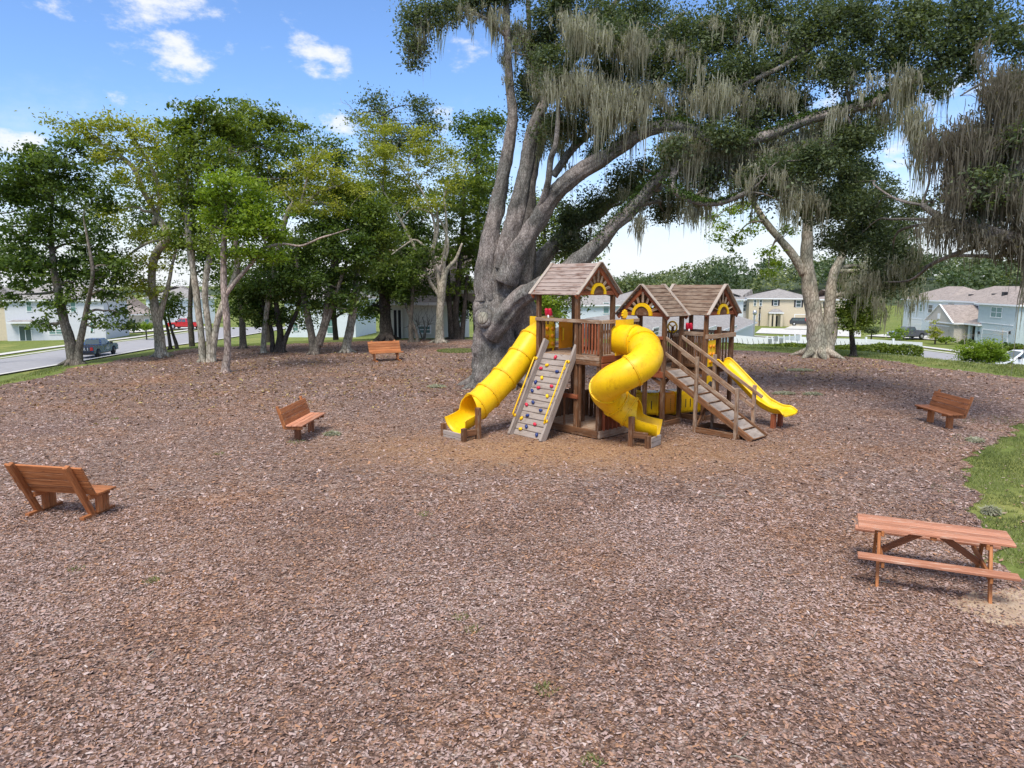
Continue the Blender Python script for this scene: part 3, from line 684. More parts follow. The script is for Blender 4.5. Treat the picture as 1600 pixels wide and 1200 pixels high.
# ------------------------------------------------------------------ street furniture
s = T(1260, 536); s = drop(s.x, s.y)
r = root('stop_sign', 'red octagonal stop sign on a dark post left of the forked oak', 'sign', s)
p = at_depth(1255.5, 499, s.y); zc = p.z - s.z
post('pole', 0, .05, -.3, zc + .5, .09, 'black', r)
q = MB(); q.prism([(.42 * math.cos(R(22.5 + 45 * k)), .42 * math.sin(R(22.5 + 45 * k))) for k in range(8)], .03, lambda x, z, c: (x, c - .03, z + zc)); pl = q.build('sign_plate', 'lightred', r)
def lettering(body, size, mtx, mat, parent, name='lettering', extr=.004):
    cu = bpy.data.curves.new(name, 'FONT'); cu.body = body; cu.size = size; cu.extrude = extr; cu.align_x = 'CENTER'; cu.align_y = 'CENTER'
    o = bpy.data.objects.new('tmp_text', cu); COL.objects.link(o)
    dg = bpy.context.evaluated_depsgraph_get(); me = bpy.data.meshes.new_from_object(o.evaluated_get(dg)); bpy.data.objects.remove(o)
    me.materials.clear(); return link(name, me, mat, parent, mtx)
lettering('STOP', .3, Matrix.Translation((0, -.036, zc)) @ Matrix.Rotation(R(90), 4, 'X'), 'white', pl)
s = T(1413, 563); s = at_depth(1413, 561, 52); s = drop(s.x, s.y)
r = root('utility_box', 'small white utility pedestal in front of the hedge end', 'utility box', s)
q = MB(); q.prism([(-.3, 0), (.3, 0), (.36, 1.0), (.22, 1.12), (-.22, 1.12), (-.36, 1.0)], .45, lambda x, z, c: (x, c, z)); q.build('cabinet', 'white', r)
q = MB(); q.box(-.33, .33, -.03, -.004, .12, .18); q.box(-.1, .1, -.04, -.004, .6, .7); q.build('vent', 'steel', r)

for nm, lab, px, py, Y, h_, w_, mt, ct in [('lamp_post', 'thin black garden lamp post in front of the beige house', 1186, 511, 146, 3.4, .16, 'black', 'lamp post'), ('light_pole', 'tall thin pale street light pole left of the beige house', 1177, 536, 72, 4.6, .12, 'steel', 'pole')]:
    s = drop(at_depth(px, py, Y).x, Y); r = root(nm, lab, ct, s); post('pole', 0, 0, -.3, h_, w_, mt, r); q = MB(); q.tube([(0, 0, h_), (0, 0, h_ + .12), (0, 0, h_ + .42), (0, 0, h_ + .55)], [.1, .22, .18, .03], 8); q.build('lantern', mt, r)
s = drop(at_depth(1212, 540, 58.6).x, 58.6); r = root('utility_meter', 'cluster of grey utility boxes in front of the white fence', 'utility box', s)
for k, (x, z) in enumerate(((-.5, 1.5), (0, 1.7), (.45, 1.55))): q = MB(); q.box(x - .13, x + .13, -.1, .1, z - .22, z + .18); b_ = q.build('meter_box', 'steel', r); q = MB(); q.box(x - .03, x + .03, -.03, .03, -.3, z - .221); q.build('conduit', 'steel', b_)

# ------------------------------------------------------------------ vehicles
def pickup(label, loc, rz, paint, wheelmat='rim', scale=1.0, wrap=None):
    r = root('pickup_truck', label, 'pickup truck', loc, rz, scale, group=None)
    def arch(cx, rad, n=9, flip=False): return [(cx - rad * math.cos(math.pi * k / n), .42 + rad * math.sin(math.pi * k / n)) for k in range(n + 1)]
    prof = [(-2.9, .55), (-2.35, .45)] + arch(-1.85, .5) + [(-1.3, .42), (1.3, .42)] + arch(1.85, .5) + [(2.6, .42), (2.92, .5), (2.95, .95), (2.85, 1.12), (1.35, 1.22), (-.95, 1.24), (-1.0, 1.22), (-2.95, 1.22)]
    q = MB(); q.prism(prof, 1.92, lambda x, z, c: (x, c - .96, z)); me = q.mesh('body')
    bm = bmesh.new(); bm.from_mesh(me); bmesh.ops.bevel(bm, geom=[e for e in bm.edges if len(e.link_faces) == 2 and e.calc_face_angle() > .6], offset=.045, segments=2, affect='EDGES'); bm.to_mesh(me); bm.free()
    body = link('body', me, paint, r)
    # cab
    q = MB(); b0, b1, t0, t1 = -1.0, 1.55, -.72, .55
    vs = [(b0, -.9, 1.2), (b1, -.9, 1.2), (b1, .9, 1.2), (b0, .9, 1.2), (t0, -.72, 1.88), (t1, -.72, 1.88), (t1, .72, 1.88), (t0, .72, 1.88)]
    q.add(vs, [(0, 3, 2, 1), (0, 1, 5, 4), (1, 2, 6, 5), (2, 3, 7, 6), (3, 0, 4, 7), (4, 5, 6, 7)]); me = q.mesh('cab')
    bm = bmesh.new(); bm.from_mesh(me); bmesh.ops.bevel(bm, geom=bm.edges[:], offset=.07, segments=2, affect='EDGES'); bm.to_mesh(me); bm.free(); cab = link('cab', me, paint, r)
    def quad(name, pts, mat, par, d=.012):
        a, b, c, e = [Vector(p) for p in pts]; n = (b - a).cross(c - a).normalized()
        q = MB(); q.add([a, b, c, e, a + n * d, b + n * d, c + n * d, e + n * d], [(0, 3, 2, 1), (4, 5, 6, 7), (0, 1, 5, 4), (1, 2, 6, 5), (2, 3, 7, 6), (3, 0, 4, 7)]); return q.build(name, mat, par)
    def lp(u, v, c0, c1, c2, c3): return (Vector(c0) * (1 - u) + Vector(c1) * u) * (1 - v) + (Vector(c3) * (1 - u) + Vector(c2) * u) * v
    def pane(c, u0, u1, v0, v1): return quad('pane', [lp(u0, v0, *c), lp(u1, v0, *c), lp(u1, v1, *c), lp(u0, v1, *c)], 'glass', cab)
    V8 = vs
    pane([V8[1], V8[2], V8[6], V8[5]], .08, .92, .1, .9)
    pane([V8[3], V8[0], V8[4], V8[7]], .08, .92, .15, .88)
    for c in ([V8[0], V8[1], V8[5], V8[4]], [V8[2], V8[3], V8[7], V8[6]]):
        pane(c, .10, .47, .14, .86); pane(c, .52, .86, .14, .86)
    # bed, lamps, bumpers, mirrors, handles
    q = MB(); q.box(-2.85, -1.08, -.84, .84, 1.205, 1.232); q.build('bed_shade_panel', 'dark', r)  # flat dark panel on a closed body; the open bed's inner shade as colour
    q = MB(); q.box(-3.06, -2.93, -.95, .95, .48, .68); q.build('rear_bumper', 'black' if wrap else 'steel', r)
    q = MB(); q.box(2.93, 3.08, -.93, .93, .45, .70); q.build('front_bumper', 'steel', r)
    q = MB(); q.box(2.955, 3.0, -.6, .6, .74, 1.02); q.build('grille', 'black', r)
    for y in (-.8, .8):
        q = MB(); q.box(-2.99, -2.9, y - .13, y + .13, .82, 1.15); q.build('tail_lamp', 'lightred', r)
        q = MB(); q.box(2.9, 2.99, y - .17, y + .17, .78, .98); q.build('headlight', 'white', r)
        s_ = 1 if y > 0 else -1
        q = MB(); q.box(1.05, 1.25, min(s_ * .95, s_ * 1.16), max(s_ * .95, s_ * 1.16), 1.22, 1.42); q.build('mirror', 'black', r)
        for x in (-.55, .35): q = MB(); q.box(x, x + .18, min(s_ * .961, s_ * .985), max(s_ * .961, s_ * .985), 1.06, 1.1); q.build('handle', 'black', r)
    q = MB(); q.box(-2.0, 2.2, -.7, .7, .3, .5); q.build('underbody', 'black', r)
    for x in (-1.85, 1.85):
        for y in (-.86, .86):
            q = MB(); q.tube([(x, y - .13, .41), (x, y - .11, .41), (x, y + .11, .41), (x, y + .13, .41)], [.37, .41, .41, .37], 20); w = q.build('wheel', 'rubber', r)
            yo = y + (.135 if y > 0 else -.135)
            q = MB(); q.tube([(x, yo - .01, .41), (x, yo + .01, .41)], [.25, .22], 16); q.build('rim', wheelmat, w)
    if wrap:
        pn = quad('tailgate', [(-2.965, .68, .74), (-2.965, -.68, .74), (-2.965, -.68, 1.16), (-2.965, .68, 1.16)], wrap, r, .02)
        lettering('TIER 1', .42, Matrix.Translation((-2.995, .02, .97)) @ Matrix.Rotation(R(-90), 4, 'Z') @ Matrix.Rotation(R(90), 4, 'X'), 'white', pn)
        q = MB(); q.box(-3.075, -3.061, -.0, .45, .5, .66); q.build('number_plate', 'white', r)
        q = MB(); q.tube([(-2.985, .55, .9), (-2.999, .55, .9)], .13, 14); q.build('badge', 'white', r)
        sd_ = [lettering('1&3', .5, Matrix.Translation((.35, -.972, .86)) @ Matrix.Rotation(R(90), 4, 'X'), 'white', body)]
    return r
def wrapmat():
    m, nt, b, out = new_mat('blue_vinyl_wrap'); v = coord(nt, 'Object', (1, 1, 1.4))
    n = tex(nt, 'Noise', 1.6, v, Detail=3, Distortion=2.5)
    c = ramp(nt, n.outputs['Fac'], [(.36, (.006, .010, .028)), (.46, (.012, .05, .16)), (.56, (.03, .13, .34)), (.63, (.008, .018, .05)), (.72, (.25, .30, .36))])
    nt.links.new(c, b.inputs['Base Color']); b.inputs['Roughness'].default_value = .25; b.inputs['Coat Weight'].default_value = .5; M['wrap'] = m
wrapmat()
def paint(name, col):
    m = plain(name, col, .3); b = [n for n in m.node_tree.nodes if n.type == 'BSDF_PRINCIPLED'][0]; b.inputs['Coat Weight'].default_value = .6; M[name] = m; return name
M['rim_red'] = plain('dark_red_rim', (.18, .02, .035), .5)
paint('paint_red', (.50, .02, .03)); paint('paint_grey', (.10, .105, .13)); paint('paint_white', (.78, .79, .80)); paint('paint_dark', (.03, .035, .045))
def face(a, b): return math.atan2(b[1] - a[1], b[0] - a[0])
t0 = T(152, 557); pickup('dark blue pickup truck with printed wrap and white letters on its tailgate', drop(t0.x, t0.y, .07), R(97), 'wrap', 'black', 1.0, 'paint_dark')
t1 = T(290, 515); pickup('red pickup truck parked on a driveway beyond the left street', drop(t1.x, t1.y, .18), R(172), 'paint_red')
t2 = T(1417, 531); pickup('dark grey pickup truck parked on the driveway of the light blue house', drop(t2.x, t2.y, .18), R(196), 'paint_grey')
t3 = Vector((45.6, 62.5, 0)); pickup('white pickup truck cut by the right edge of the photo, dark red wheels', drop(t3.x, t3.y, .07), R(183), 'paint_white', 'rim_red')
def suv():
    p = T(1252, 510); r = root('parked_car', 'dark car parked on the driveway of the beige house, behind the stop sign', 'car', drop(p.x, p.y, .15), R(-18))
    q = MB(); q.prism([(-2.3, .4), (2.3, .4), (2.35, .9), (1.3, 1.0), (.6, 1.65), (-1.9, 1.68), (-2.35, 1.0)], 1.85, lambda x, z, c: (x, c - .92, z)); me = q.mesh('body')
    bm = bmesh.new(); bm.from_mesh(me); bmesh.ops.bevel(bm, geom=bm.edges[:], offset=.06, segments=2, affect='EDGES'); bm.to_mesh(me); bm.free(); b = link('body', me, 'paint_dark', r)
    for x0, x1 in ((-1.8, -.7), (-.6, .45)):
        for y in (-.93, .918): q = MB(); q.box(x0, x1, y, y + .012, 1.05, 1.5); q.build('window', 'glass', b)
    for x in (-1.45, 1.45):
        for y in (-.85, .85):
            q = MB(); q.tube([(x, y - .11, .35), (x, y + .11, .35)], .35, 18); w = q.build('wheel', 'rubber', r); q = MB(); q.tube([(x, y - .125, .35), (x, y + .125, .35)], .21, 14); q.build('rim', 'rim', w)
    for y in (-.7, .7):
        q = MB(); q.box(-2.38, -2.3, y - .12, y + .12, .85, 1.05); q.build('tail_lamp', 'lightred', r); q = MB(); q.box(2.28, 2.37, y - .15, y + .15, .7, .85); q.build('headlight', 'white', r)
suv()

# ------------------------------------------------------------------ foliage
def leaf_quads(C, size, tilt=.9, aspect=.5, jitter=.3):
    """rhombic leaves, slightly folded, at centres C"""
    n = len(C); sz = size * (1 + jitter * NR.standard_normal(n)).clip(.45, 1.8)
    N = NR.standard_normal((n, 3)) * tilt; N[:, 2] += 1.0; N /= np.linalg.norm(N, axis=1, keepdims=True)
    A = NR.standard_normal((n, 3)); A -= N * (A * N).sum(1, keepdims=True); A /= np.linalg.norm(A, axis=1, keepdims=True)
    B = np.cross(N, A); s = sz[:, None]
    fold = N * s * .12
    V = np.stack([C - A * s * .5, C + B * s * aspect * .5 + fold, C + A * s * .5, C - B * s * aspect * .5 + fold], 1).reshape(-1, 3)
    F = np.arange(4 * n).reshape(n, 4); return V, F
def blob_points(blobs, total, per=42, crad=.42, squash=.48, shell=.25):
    """blobs: (centre, (rx,ry,rz)); leaves gathered in clusters inside each blob. returns leaf centres, tone, cluster centres"""
    vol = np.array([b[1][0] * b[1][1] * b[1][2] for b in blobs]) ** .72; vol /= vol.sum()
    Cs, Ts, CL = [], [], []
    for (c, r), w in zip(blobs, vol):
        k = max(3, int(total * w / per)); c = np.array(c); r = np.array(r)
        d = NR.standard_normal((k, 3)); d /= np.linalg.norm(d, axis=1, keepdims=True)
        rad = (shell + (1 - shell) * NR.random(k)) ** .8 * (1 + .22 * NR.standard_normal(k)).clip(.55, 1.4)
        cc = c + d * r * rad[:, None]
        tone = NR.random(k)
        m = NR.poisson(per * (.35 + 1.3 * NR.random(k))); idx = np.repeat(np.arange(k), m)
        off = NR.standard_normal((len(idx), 3)) * crad * (.55 + .65 * NR.random(k))[idx][:, None]; off[:, 2] *= squash
        # some clusters droop or stretch outward
        P = cc[idx] + off
        t = .55 * tone[idx] + .45 * NR.random(len(idx))
        Cs.append(P); Ts.append(t); CL.append(cc)
    return np.concatenate(Cs), np.concatenate(Ts).clip(0, 1), CL
def tz_arr(P): return terr(P[:, 0], P[:, 1])
def paths_tree(q, paths, n=8, wob=.12, seed=0):
    """paths of (x,y,z,r)"""
    out = []
    for i, p in enumerate(paths):
        c = cat([tuple(v) for v in p], 6); q.tube([v[:3] for v in c], [max(v[3], .004) for v in c], n, True, wob, seed + i * 7)
        out.append(c)
    return out
def nearest(skel, pt):
    best = None
    for c in skel:
        for v in c[len(c) // 4:]:
            d = (Vector(v[:3]) - pt).length + max(0, v[2] - pt.z) * 1.5
            if best is None or d < best[0]: best = (d, v)
    return best[1]
def limbs_to(q, skel, targets, seed=0, k=.5, rmin=.018):
    rr = random.Random(seed); new = []
    for t, r0 in targets:
        t = Vector(t); b = nearest(skel, t); bp = Vector(b[:3]); L = (t - bp).length
        if L < .15: continue
        r1 = min(b[3] * k, r0)
        mid = bp.lerp(t, .5) + Vector((rr.uniform(-.13, .13), rr.uniform(-.13, .13), rr.uniform(-.02, .16))) * L
        m1 = bp.lerp(mid, .5) + Vector((rr.uniform(-.06, .06), rr.uniform(-.06, .06), rr.uniform(-.05, .08))) * L
        m2 = mid.lerp(t, .5) + Vector((rr.uniform(-.08, .08), rr.uniform(-.08, .08), rr.uniform(-.05, .08))) * L
        c = cat([(*bp, r1), (*m1, r1 * .85), (*mid, r1 * .68), (*m2, r1 * .45), (*t, rmin * .5)], 4)
        q.tube([v[:3] for v in c], [max(v[3], rmin * .5) for v in c], 5, True, .05, seed); new.append(c)
    return new
LS = 1.28
def tree(name, label, base, trunks, blobs, leaf, bark_, nleaf, size, Y=None, group=None, twigs=5, per=52, crad=.34, seed=1, depthf=.8, catg='tree', bare=0, kids=None, flare=1.45):
    """base px; trunks: lists of (px, py, radius px, dy metres); blobs: (px, py, rx px, ry px[, dy])"""
    rr = random.Random(seed)
    b = T(*base) if Y is None else drop(at_depth(base[0], base[1], Y).x, Y)
    Yb = b.y; mpp = (Yb * cP + 2 * sP) / FPX
    r = root(name, label, catg, b, 0, 1, group)
    q = MB(); paths = []
    for tr in trunks:
        p = []
        for i, v in enumerate(tr):
            dy = v[3] if len(v) > 3 else 0
            w = at_depth(v[0], v[1], Yb + dy) - b
            if i == 0 and v[1] >= base[1] - 6:
                p.append((w.x, w.y, min(w.z, 0) - .25, v[2] * mpp * flare)); w = Vector((w.x, w.y, w.z + .25)); p.append((w.x, w.y, w.z, v[2] * mpp * 1.1)); continue
            p.append((w.x, w.y, w.z, v[2] * mpp))
        paths.append(p)
    skel = paths_tree(q, paths, 10, .16, seed)
    for k in range(6):                     # root flare
        a = k * 1.05 + rr.random(); r0 = paths[0][1][3]; L = r0 * rr.uniform(1.6, 2.8)
        bx, by = paths[0][0][0], paths[0][0][1]
        q.tube([(bx, by, r0 * 1.3), (bx + math.cos(a) * r0 * .9, by + math.sin(a) * r0 * .9, r0 * .45), (bx + math.cos(a) * L, by + math.sin(a) * L, -.06)], [r0 * .5, r0 * .38, r0 * .12], 6, True, .1, k)
    q.build('trunk', bark_, r)
    B = []; T1 = []
    for v in blobs:
        dy = v[4] if len(v) > 4 else rr.uniform(-1, 1) * v[2] * mpp * .7
        c = at_depth(v[0], v[1], Yb + dy) - b; m2 = mpp * (Yb + dy) / Yb
        B.append(((c.x, c.y, c.z), (v[2] * m2, max(v[2], v[3]) * m2 * depthf, v[3] * m2))); T1.append(((c.x, c.y, c.z), .1))
    P, t, CL = blob_points(B, nleaf, per, crad)
    keep = P[:, 2] > .12; P, t = P[keep], t[keep]
    q = MB(); s1 = limbs_to(q, skel, [(a, min(.16, mpp * 5)) for a, _ in T1], seed, .55)
    s1 = s1 or skel
    tg = []
    for cc in CL:
        for c in cc[NR.permutation(len(cc))[:twigs]]: tg.append((tuple(c), .05))
    limbs_to(q, s1 + skel, tg, seed + 1, .5, .012)
    for k in range(bare):
        c = T1[rr.randrange(len(T1))][0]; d = Vector((rr.uniform(-1, 1), rr.uniform(-1, 1), rr.uniform(-.3, 1.1))).normalized() * rr.uniform(.8, 2.4)
        limbs_to(q, s1, [(tuple(Vector(c) + d), .05)], seed + 20 + k, .6, .02)
    if q.v: finish(q.build('branches', bark_, r), kind='stuff')
    V, F = leaf_quads(P, size * LS, .8, .55); me = np_mesh('crown', V, F, leaf, t)
    finish(link('crown', me, None, r), kind='stuff')
    return r, b, mpp

def hang_moss(anchors, name, parent, origin=Vector((0, 0, 0)), dens=26, length=(.4, 1.3), width=.035, spread=.16, mat='moss'):
    """curtains of thin ribbons hanging from anchor points (x,y,z,scale)"""
    A = np.array([a[:4] for a in anchors], float); n = (dens * A[:, 3]).astype(int) + 4
    idx = np.repeat(np.arange(len(A)), n); m = len(idx); sc = A[idx, 3]
    base = A[idx, :3] + NR.standard_normal((m, 3)) * np.array([spread, spread, .16]) * sc[:, None]
    L = NR.uniform(length[0], length[1], m) * sc * (.15 + .85 * NR.random(m)) * (.35 + 1.1 * NR.random(len(A)) ** 1.3)[idx]
    off = np.linalg.norm(base[:, :2] - A[idx, :2], axis=1); L *= np.exp(-(off / (spread * 1.25 * sc + .01)) ** 2 * .5)
    th = NR.random(m) * np.pi; W = width * (.6 + .8 * NR.random(m)); dx, dy = np.cos(th), np.sin(th)
    segs = 3; V = np.zeros((m, segs + 1, 2, 3)); sway = NR.standard_normal((m, 2)) * .035
    conv = (A[idx, :2] - base[:, :2]) * .22
    prof = [.6, 1.0, .7, .12]; wx = np.zeros(m); wy = np.zeros(m)
    for k in range(segs + 1):
        t = k / segs; w = W * prof[k]
        wx += NR.standard_normal(m) * .022; wy += NR.standard_normal(m) * .022
        cx = base[:, 0] + conv[:, 0] * t + sway[:, 0] * t * L + wx; cy = base[:, 1] + conv[:, 1] * t + sway[:, 1] * t * L + wy
        z = base[:, 2] - L * t
        V[:, k, 0] = np.stack([cx - dx * w, cy - dy * w, z], -1); V[:, k, 1] = np.stack([cx + dx * w, cy + dy * w, z], -1)
    V = V.reshape(-1, 3) - np.array(origin)
    b = np.arange(m)[:, None] * (2 * (segs + 1)) + np.arange(segs)[None] * 2
    F = np.stack([b, b + 1, b + 3, b + 2], -1).reshape(-1, 4)
    tone = (.5 * NR.random(len(A))[idx] + .5 * NR.random(m)); me = np_mesh(name, V, F, mat, np.repeat(tone, segs))
    return finish(link(name, me, None, parent), kind='stuff')

# ------------------------------------------------------------------ the grove on the left
G = 'trees of the grove left of the playset'
tree('broadleaf_tree', 'dark green forked tree at the far left, its twin trunks beside the blue pickup', (122, 569),
     [[(115, 569, 9), (108, 530, 8), (100, 500, 7), (92, 460, 6), (84, 420, 5), (80, 360, 3.4, 1), (82, 310, 2, 1)], [(123, 568, 6.5), (125, 535, 5.5), (131, 505, 4.5), (137, 475, 3.6), (145, 430, 2.8, -1), (138, 380, 2, -1), (130, 340, 1, -1)]],
     [(30, 300, 50, 38), (95, 270, 50, 40), (150, 300, 45, 40), (20, 370, 45, 36), (80, 350, 60, 44), (140, 380, 50, 42), (60, 420, 60, 30), (120, 440, 50, 34), (168, 455, 28, 24), (90, 475, 26, 18), (75, 505, 24, 14), (190, 490, 26, 24), (50, 262, 30, 24), (5, 270, 25, 25), (150, 500, 20, 12), (165, 420, 30, 30), (60, 246, 45, 24), (10, 300, 34, 40), (110, 240, 34, 20), (0, 420, 30, 40), (190, 420, 24, 24), (20, 460, 34, 18)],
     'leaf_deep', 'bark_grey', 24000, .15, group=G, seed=3)
tree('broadleaf_tree', 'yellow green spreading tree with a straight trunk and bare white limbs leaning left', (251, 558),
     [[(252, 559, 8.5), (248, 520, 7.5), (242, 480, 7), (237, 440, 6), (242, 400, 6), (262, 370, 5, -1), (250, 345, 4.5), (225, 300, 4), (208, 262, 3.5), (175, 235, 2.5), (140, 215, 1.5)],
      [(248, 500, 5), (256, 470, 4), (264, 440, 3), (270, 410, 2.2), (282, 370, 1.2)], [(240, 350, 4), (250, 310, 3.5, 1), (240, 270, 3, 1), (215, 225, 2, 1), (190, 190, 1.5)], [(262, 372, 3), (230, 380, 2.2), (200, 400, 1.5), (180, 425, 1)]],
     [(125, 205, 42, 20), (170, 195, 42, 18), (215, 205, 42, 24), (180, 240, 45, 22), (235, 240, 35, 30), (205, 285, 38, 24), (250, 300, 30, 28), (185, 330, 32, 20), (215, 370, 35, 24), (225, 415, 36, 22), (260, 390, 26, 26), (180, 410, 26, 20), (258, 205, 30, 22), (90, 190, 20, 8), (215, 440, 30, 16), (200, 460, 26, 16), (235, 455, 24, 14), (160, 250, 34, 20), (270, 240, 28, 22), (150, 225, 30, 16)],
     'leaf_yellow', 'bark_pale', 13000, .13, group=G, seed=5, crad=.36, bare=14)
tree('broadleaf_tree', 'pale twin trunked tree in the grove, trunks touching at the base', (323, 566),
     [[(317, 566, 5.5), (314, 520, 5), (308, 470, 5), (302, 425, 4.8), (296, 380, 5), (292, 330, 4)], [(329, 566, 6), (327, 520, 5), (321, 470, 4.4), (322, 430, 4.5), (330, 390, 4), (335, 330, 3, 1)], [(333, 560, 4.5), (338, 510, 5), (348, 475, 4.4), (366, 430, 3, 1), (380, 380, 1.6, 1)]],
     [(290, 200, 40, 32), (330, 195, 45, 30), (295, 250, 42, 32), (345, 260, 40, 36), (290, 310, 38, 32), (330, 330, 36, 30), (285, 365, 30, 26), (325, 385, 30, 22), (375, 200, 35, 26), (320, 168, 26, 12)],
     'leaf_mid', 'bark_pale', 15500, .14, group=G, seed=7)
tree('broadleaf_tree', 'slim pinkish trunk nearest the camera in the grove, one pale limb reaching right', (353, 582),
     [[(353, 583, 5.8), (356, 550, 5.5), (354, 500, 5.2), (350, 450, 4.8), (349, 400, 4.4), (352, 350, 4), (356, 300, 3)], [(354, 460, 3.5), (368, 440, 3), (390, 415, 2.8), (412, 390, 2.6), (440, 381, 1.9), (470, 384, 1.6), (500, 372, 1.3), (520, 366, 1), (545, 358, .5)], [(412, 392, 2), (416, 360, 1.6), (406, 335, 1)]],
     [(385, 310, 36, 30), (405, 340, 34, 30), (425, 370, 26, 24), (375, 355, 30, 24), (395, 395, 26, 16), (350, 290, 34, 26), (430, 400, 18, 14), (360, 400, 24, 16), (340, 340, 30, 22)],
     'leaf_bright', 'bark_pink', 11500, .12, group=G, seed=9)
tree('broadleaf_tree', 'tall tree crown rising behind the slim pinkish trunk', (380, 545),
     [[(380, 546, 5), (378, 500, 4.5), (372, 440, 4.5), (368, 370, 4), (364, 300, 3.5), (360, 230, 2.5)]],
     [(385, 185, 42, 26), (430, 195, 40, 24), (400, 235, 45, 32), (450, 240, 35, 30), (420, 285, 42, 30), (360, 215, 36, 34), (465, 210, 26, 18), (470, 280, 30, 28), (380, 160, 16, 8)],
     'leaf_mid', 'bark_grey', 13500, .14, group=G, seed=11)
tree('broadleaf_tree', 'yellow green crown with curved bare white branches above the grove centre', (412, 552),
     [[(412, 552, 4), (415, 500, 4), (425, 440, 4), (450, 330, 3.5), (470, 322, 3), (500, 300, 2.4), (530, 290, 1.8)], [(452, 325, 3), (485, 318, 2.6), (520, 320, 2), (560, 345, 1.4), (600, 370, .8)], [(470, 320, 2), (480, 280, 1.6), (500, 240, 1)]],
     [(478, 265, 36, 20), (515, 270, 30, 16), (545, 290, 34, 14), (490, 300, 30, 16), (470, 330, 28, 14), (520, 330, 30, 14), (565, 300, 24, 12), (445, 300, 26, 16), (495, 240, 24, 12)],
     'leaf_yellow', 'bark_pale', 6500, .12, group=G, seed=13, bare=12)
tree('broadleaf_tree', 'low dark multi stemmed tree in the middle of the grove', (492, 554),
     [[(490, 555, 6.5), (486, 520, 5.5), (478, 480, 5), (470, 440, 4), (462, 400, 3)], [(494, 552, 6), (505, 510, 5), (512, 470, 4), (520, 420, 4, 1), (522, 370, 3)], [(500, 540, 4), (512, 500, 4), (528, 450, 3), (545, 400, 2.4)]],
     [(470, 400, 40, 34), (515, 385, 42, 36), (555, 395, 36, 34), (480, 440, 34, 24), (525, 440, 36, 24), (500, 350, 42, 26), (560, 350, 34, 26), (440, 440, 30, 24), (550, 455, 24, 18), (480, 476, 24, 14), (525, 472, 24, 14)],
     'leaf_deep', 'bark_grey', 15500, .15, group=G, seed=15)
tree('broadleaf_tree', 'dark bushy tree with thin crooked stems left of the middle of the grove', (438, 551),
     [[(436, 551, 6), (438, 520, 5), (432, 480, 4), (428, 430, 3)], [(426, 550, 3.5), (424, 515, 3), (412, 480, 2.5), (408, 440, 2)], [(442, 548, 4), (452, 515, 3.5), (466, 480, 3), (470, 450, 2)]],
     [(415, 450, 34, 30), (450, 460, 30, 26), (400, 480, 28, 26), (430, 490, 30, 20), (385, 455, 26, 26), (420, 410, 36, 26), (375, 490, 20, 16), (455, 420, 26, 24), (365, 455, 24, 22), (400, 505, 16, 8), (440, 500, 22, 10)],
     'leaf_deep', 'bark_dark', 11500, .14, group=G, seed=17)
tree('broadleaf_tree', 'small dark sapling with two leaning stems between the straight trunk and the twin trunks', (272, 545),
     [[(266, 545, 2.6), (262, 515, 2.2), (256, 490, 1.8)], [(276, 545, 2.6), (268, 515, 2), (262, 490, 1.6)]], [(262, 488, 20, 14), (270, 470, 16, 12), (252, 478, 14, 12)], 'leaf_deep', 'bark_dark', 1800, .13, group=G, seed=19, twigs=3)
tree('broadleaf_tree', 'pale smooth leaning trunk left of the farthest bench', (545, 551),
     [[(541, 551, 7), (546, 520, 6.5), (551, 490, 6), (556, 450, 5), (560, 400, 4), (565, 340, 3)]], [(560, 330, 34, 22), (590, 330, 32, 26), (545, 300, 30, 20), (600, 370, 30, 30), (575, 400, 30, 26)], 'leaf_mid', 'bark_pale', 8500, .14, group=G, seed=21)
tree('broadleaf_tree', 'thick dark trunk with low dense crown behind the farthest bench', (604, 532),
     [[(604, 533, 11), (602, 500, 9.5), (600, 460, 8), (598, 420, 6), (595, 360, 5)]], [(570, 440, 34, 24), (610, 430, 38, 30), (590, 395, 38, 28), (640, 405, 34, 30), (620, 460, 26, 20), (575, 480, 22, 16), (640, 445, 26, 20), (650, 360, 30, 30)], 'leaf_deep', 'bark_dark', 15500, .16, group=G, seed=23)
tree('broadleaf_tree', 'pale trunk with many bare white forks between the farthest bench and the big oak', (687, 536),
     [[(687, 537, 7), (687, 510, 6.5), (688, 480, 5.8), (690, 455, 6.5), (697, 425, 3.8), (712, 405, 2.6), (722, 380, 1.6)], [(688, 460, 4), (684, 430, 3.2), (676, 400, 3), (684, 360, 2.4), (682, 320, 1.6)],
      [(686, 462, 3.6), (672, 440, 2.8), (658, 410, 2.4), (640, 370, 2.2), (618, 330, 1.8), (600, 300, 1.2)], [(692, 440, 3), (694, 400, 2.6), (698, 360, 2), (694, 310, 1.4)], [(690, 420, 2.4), (700, 385, 2.2), (688, 345, 1.8), (650, 325, 1.4), (625, 345, 1)],
      [(672, 395, 2), (650, 375, 1.8), (630, 385, 1.4), (612, 398, 1)], [(664, 420, 2), (680, 360, 1.8), (660, 300, 1.4), (640, 280, 1)]],
     [(600, 235, 34, 26), (640, 245, 38, 26), (680, 255, 36, 26), (620, 280, 36, 20), (660, 215, 26, 20), (700, 290, 28, 20), (585, 205, 30, 18), (570, 255, 26, 18), (715, 260, 22, 20), (560, 190, 20, 10), (610, 200, 22, 14), (640, 300, 34, 20), (590, 270, 30, 20), (670, 320, 30, 16), (700, 240, 26, 20)],
     'leaf_yellow', 'bark_pale', 14000, .12, group=G, seed=25, crad=.36, bare=24)
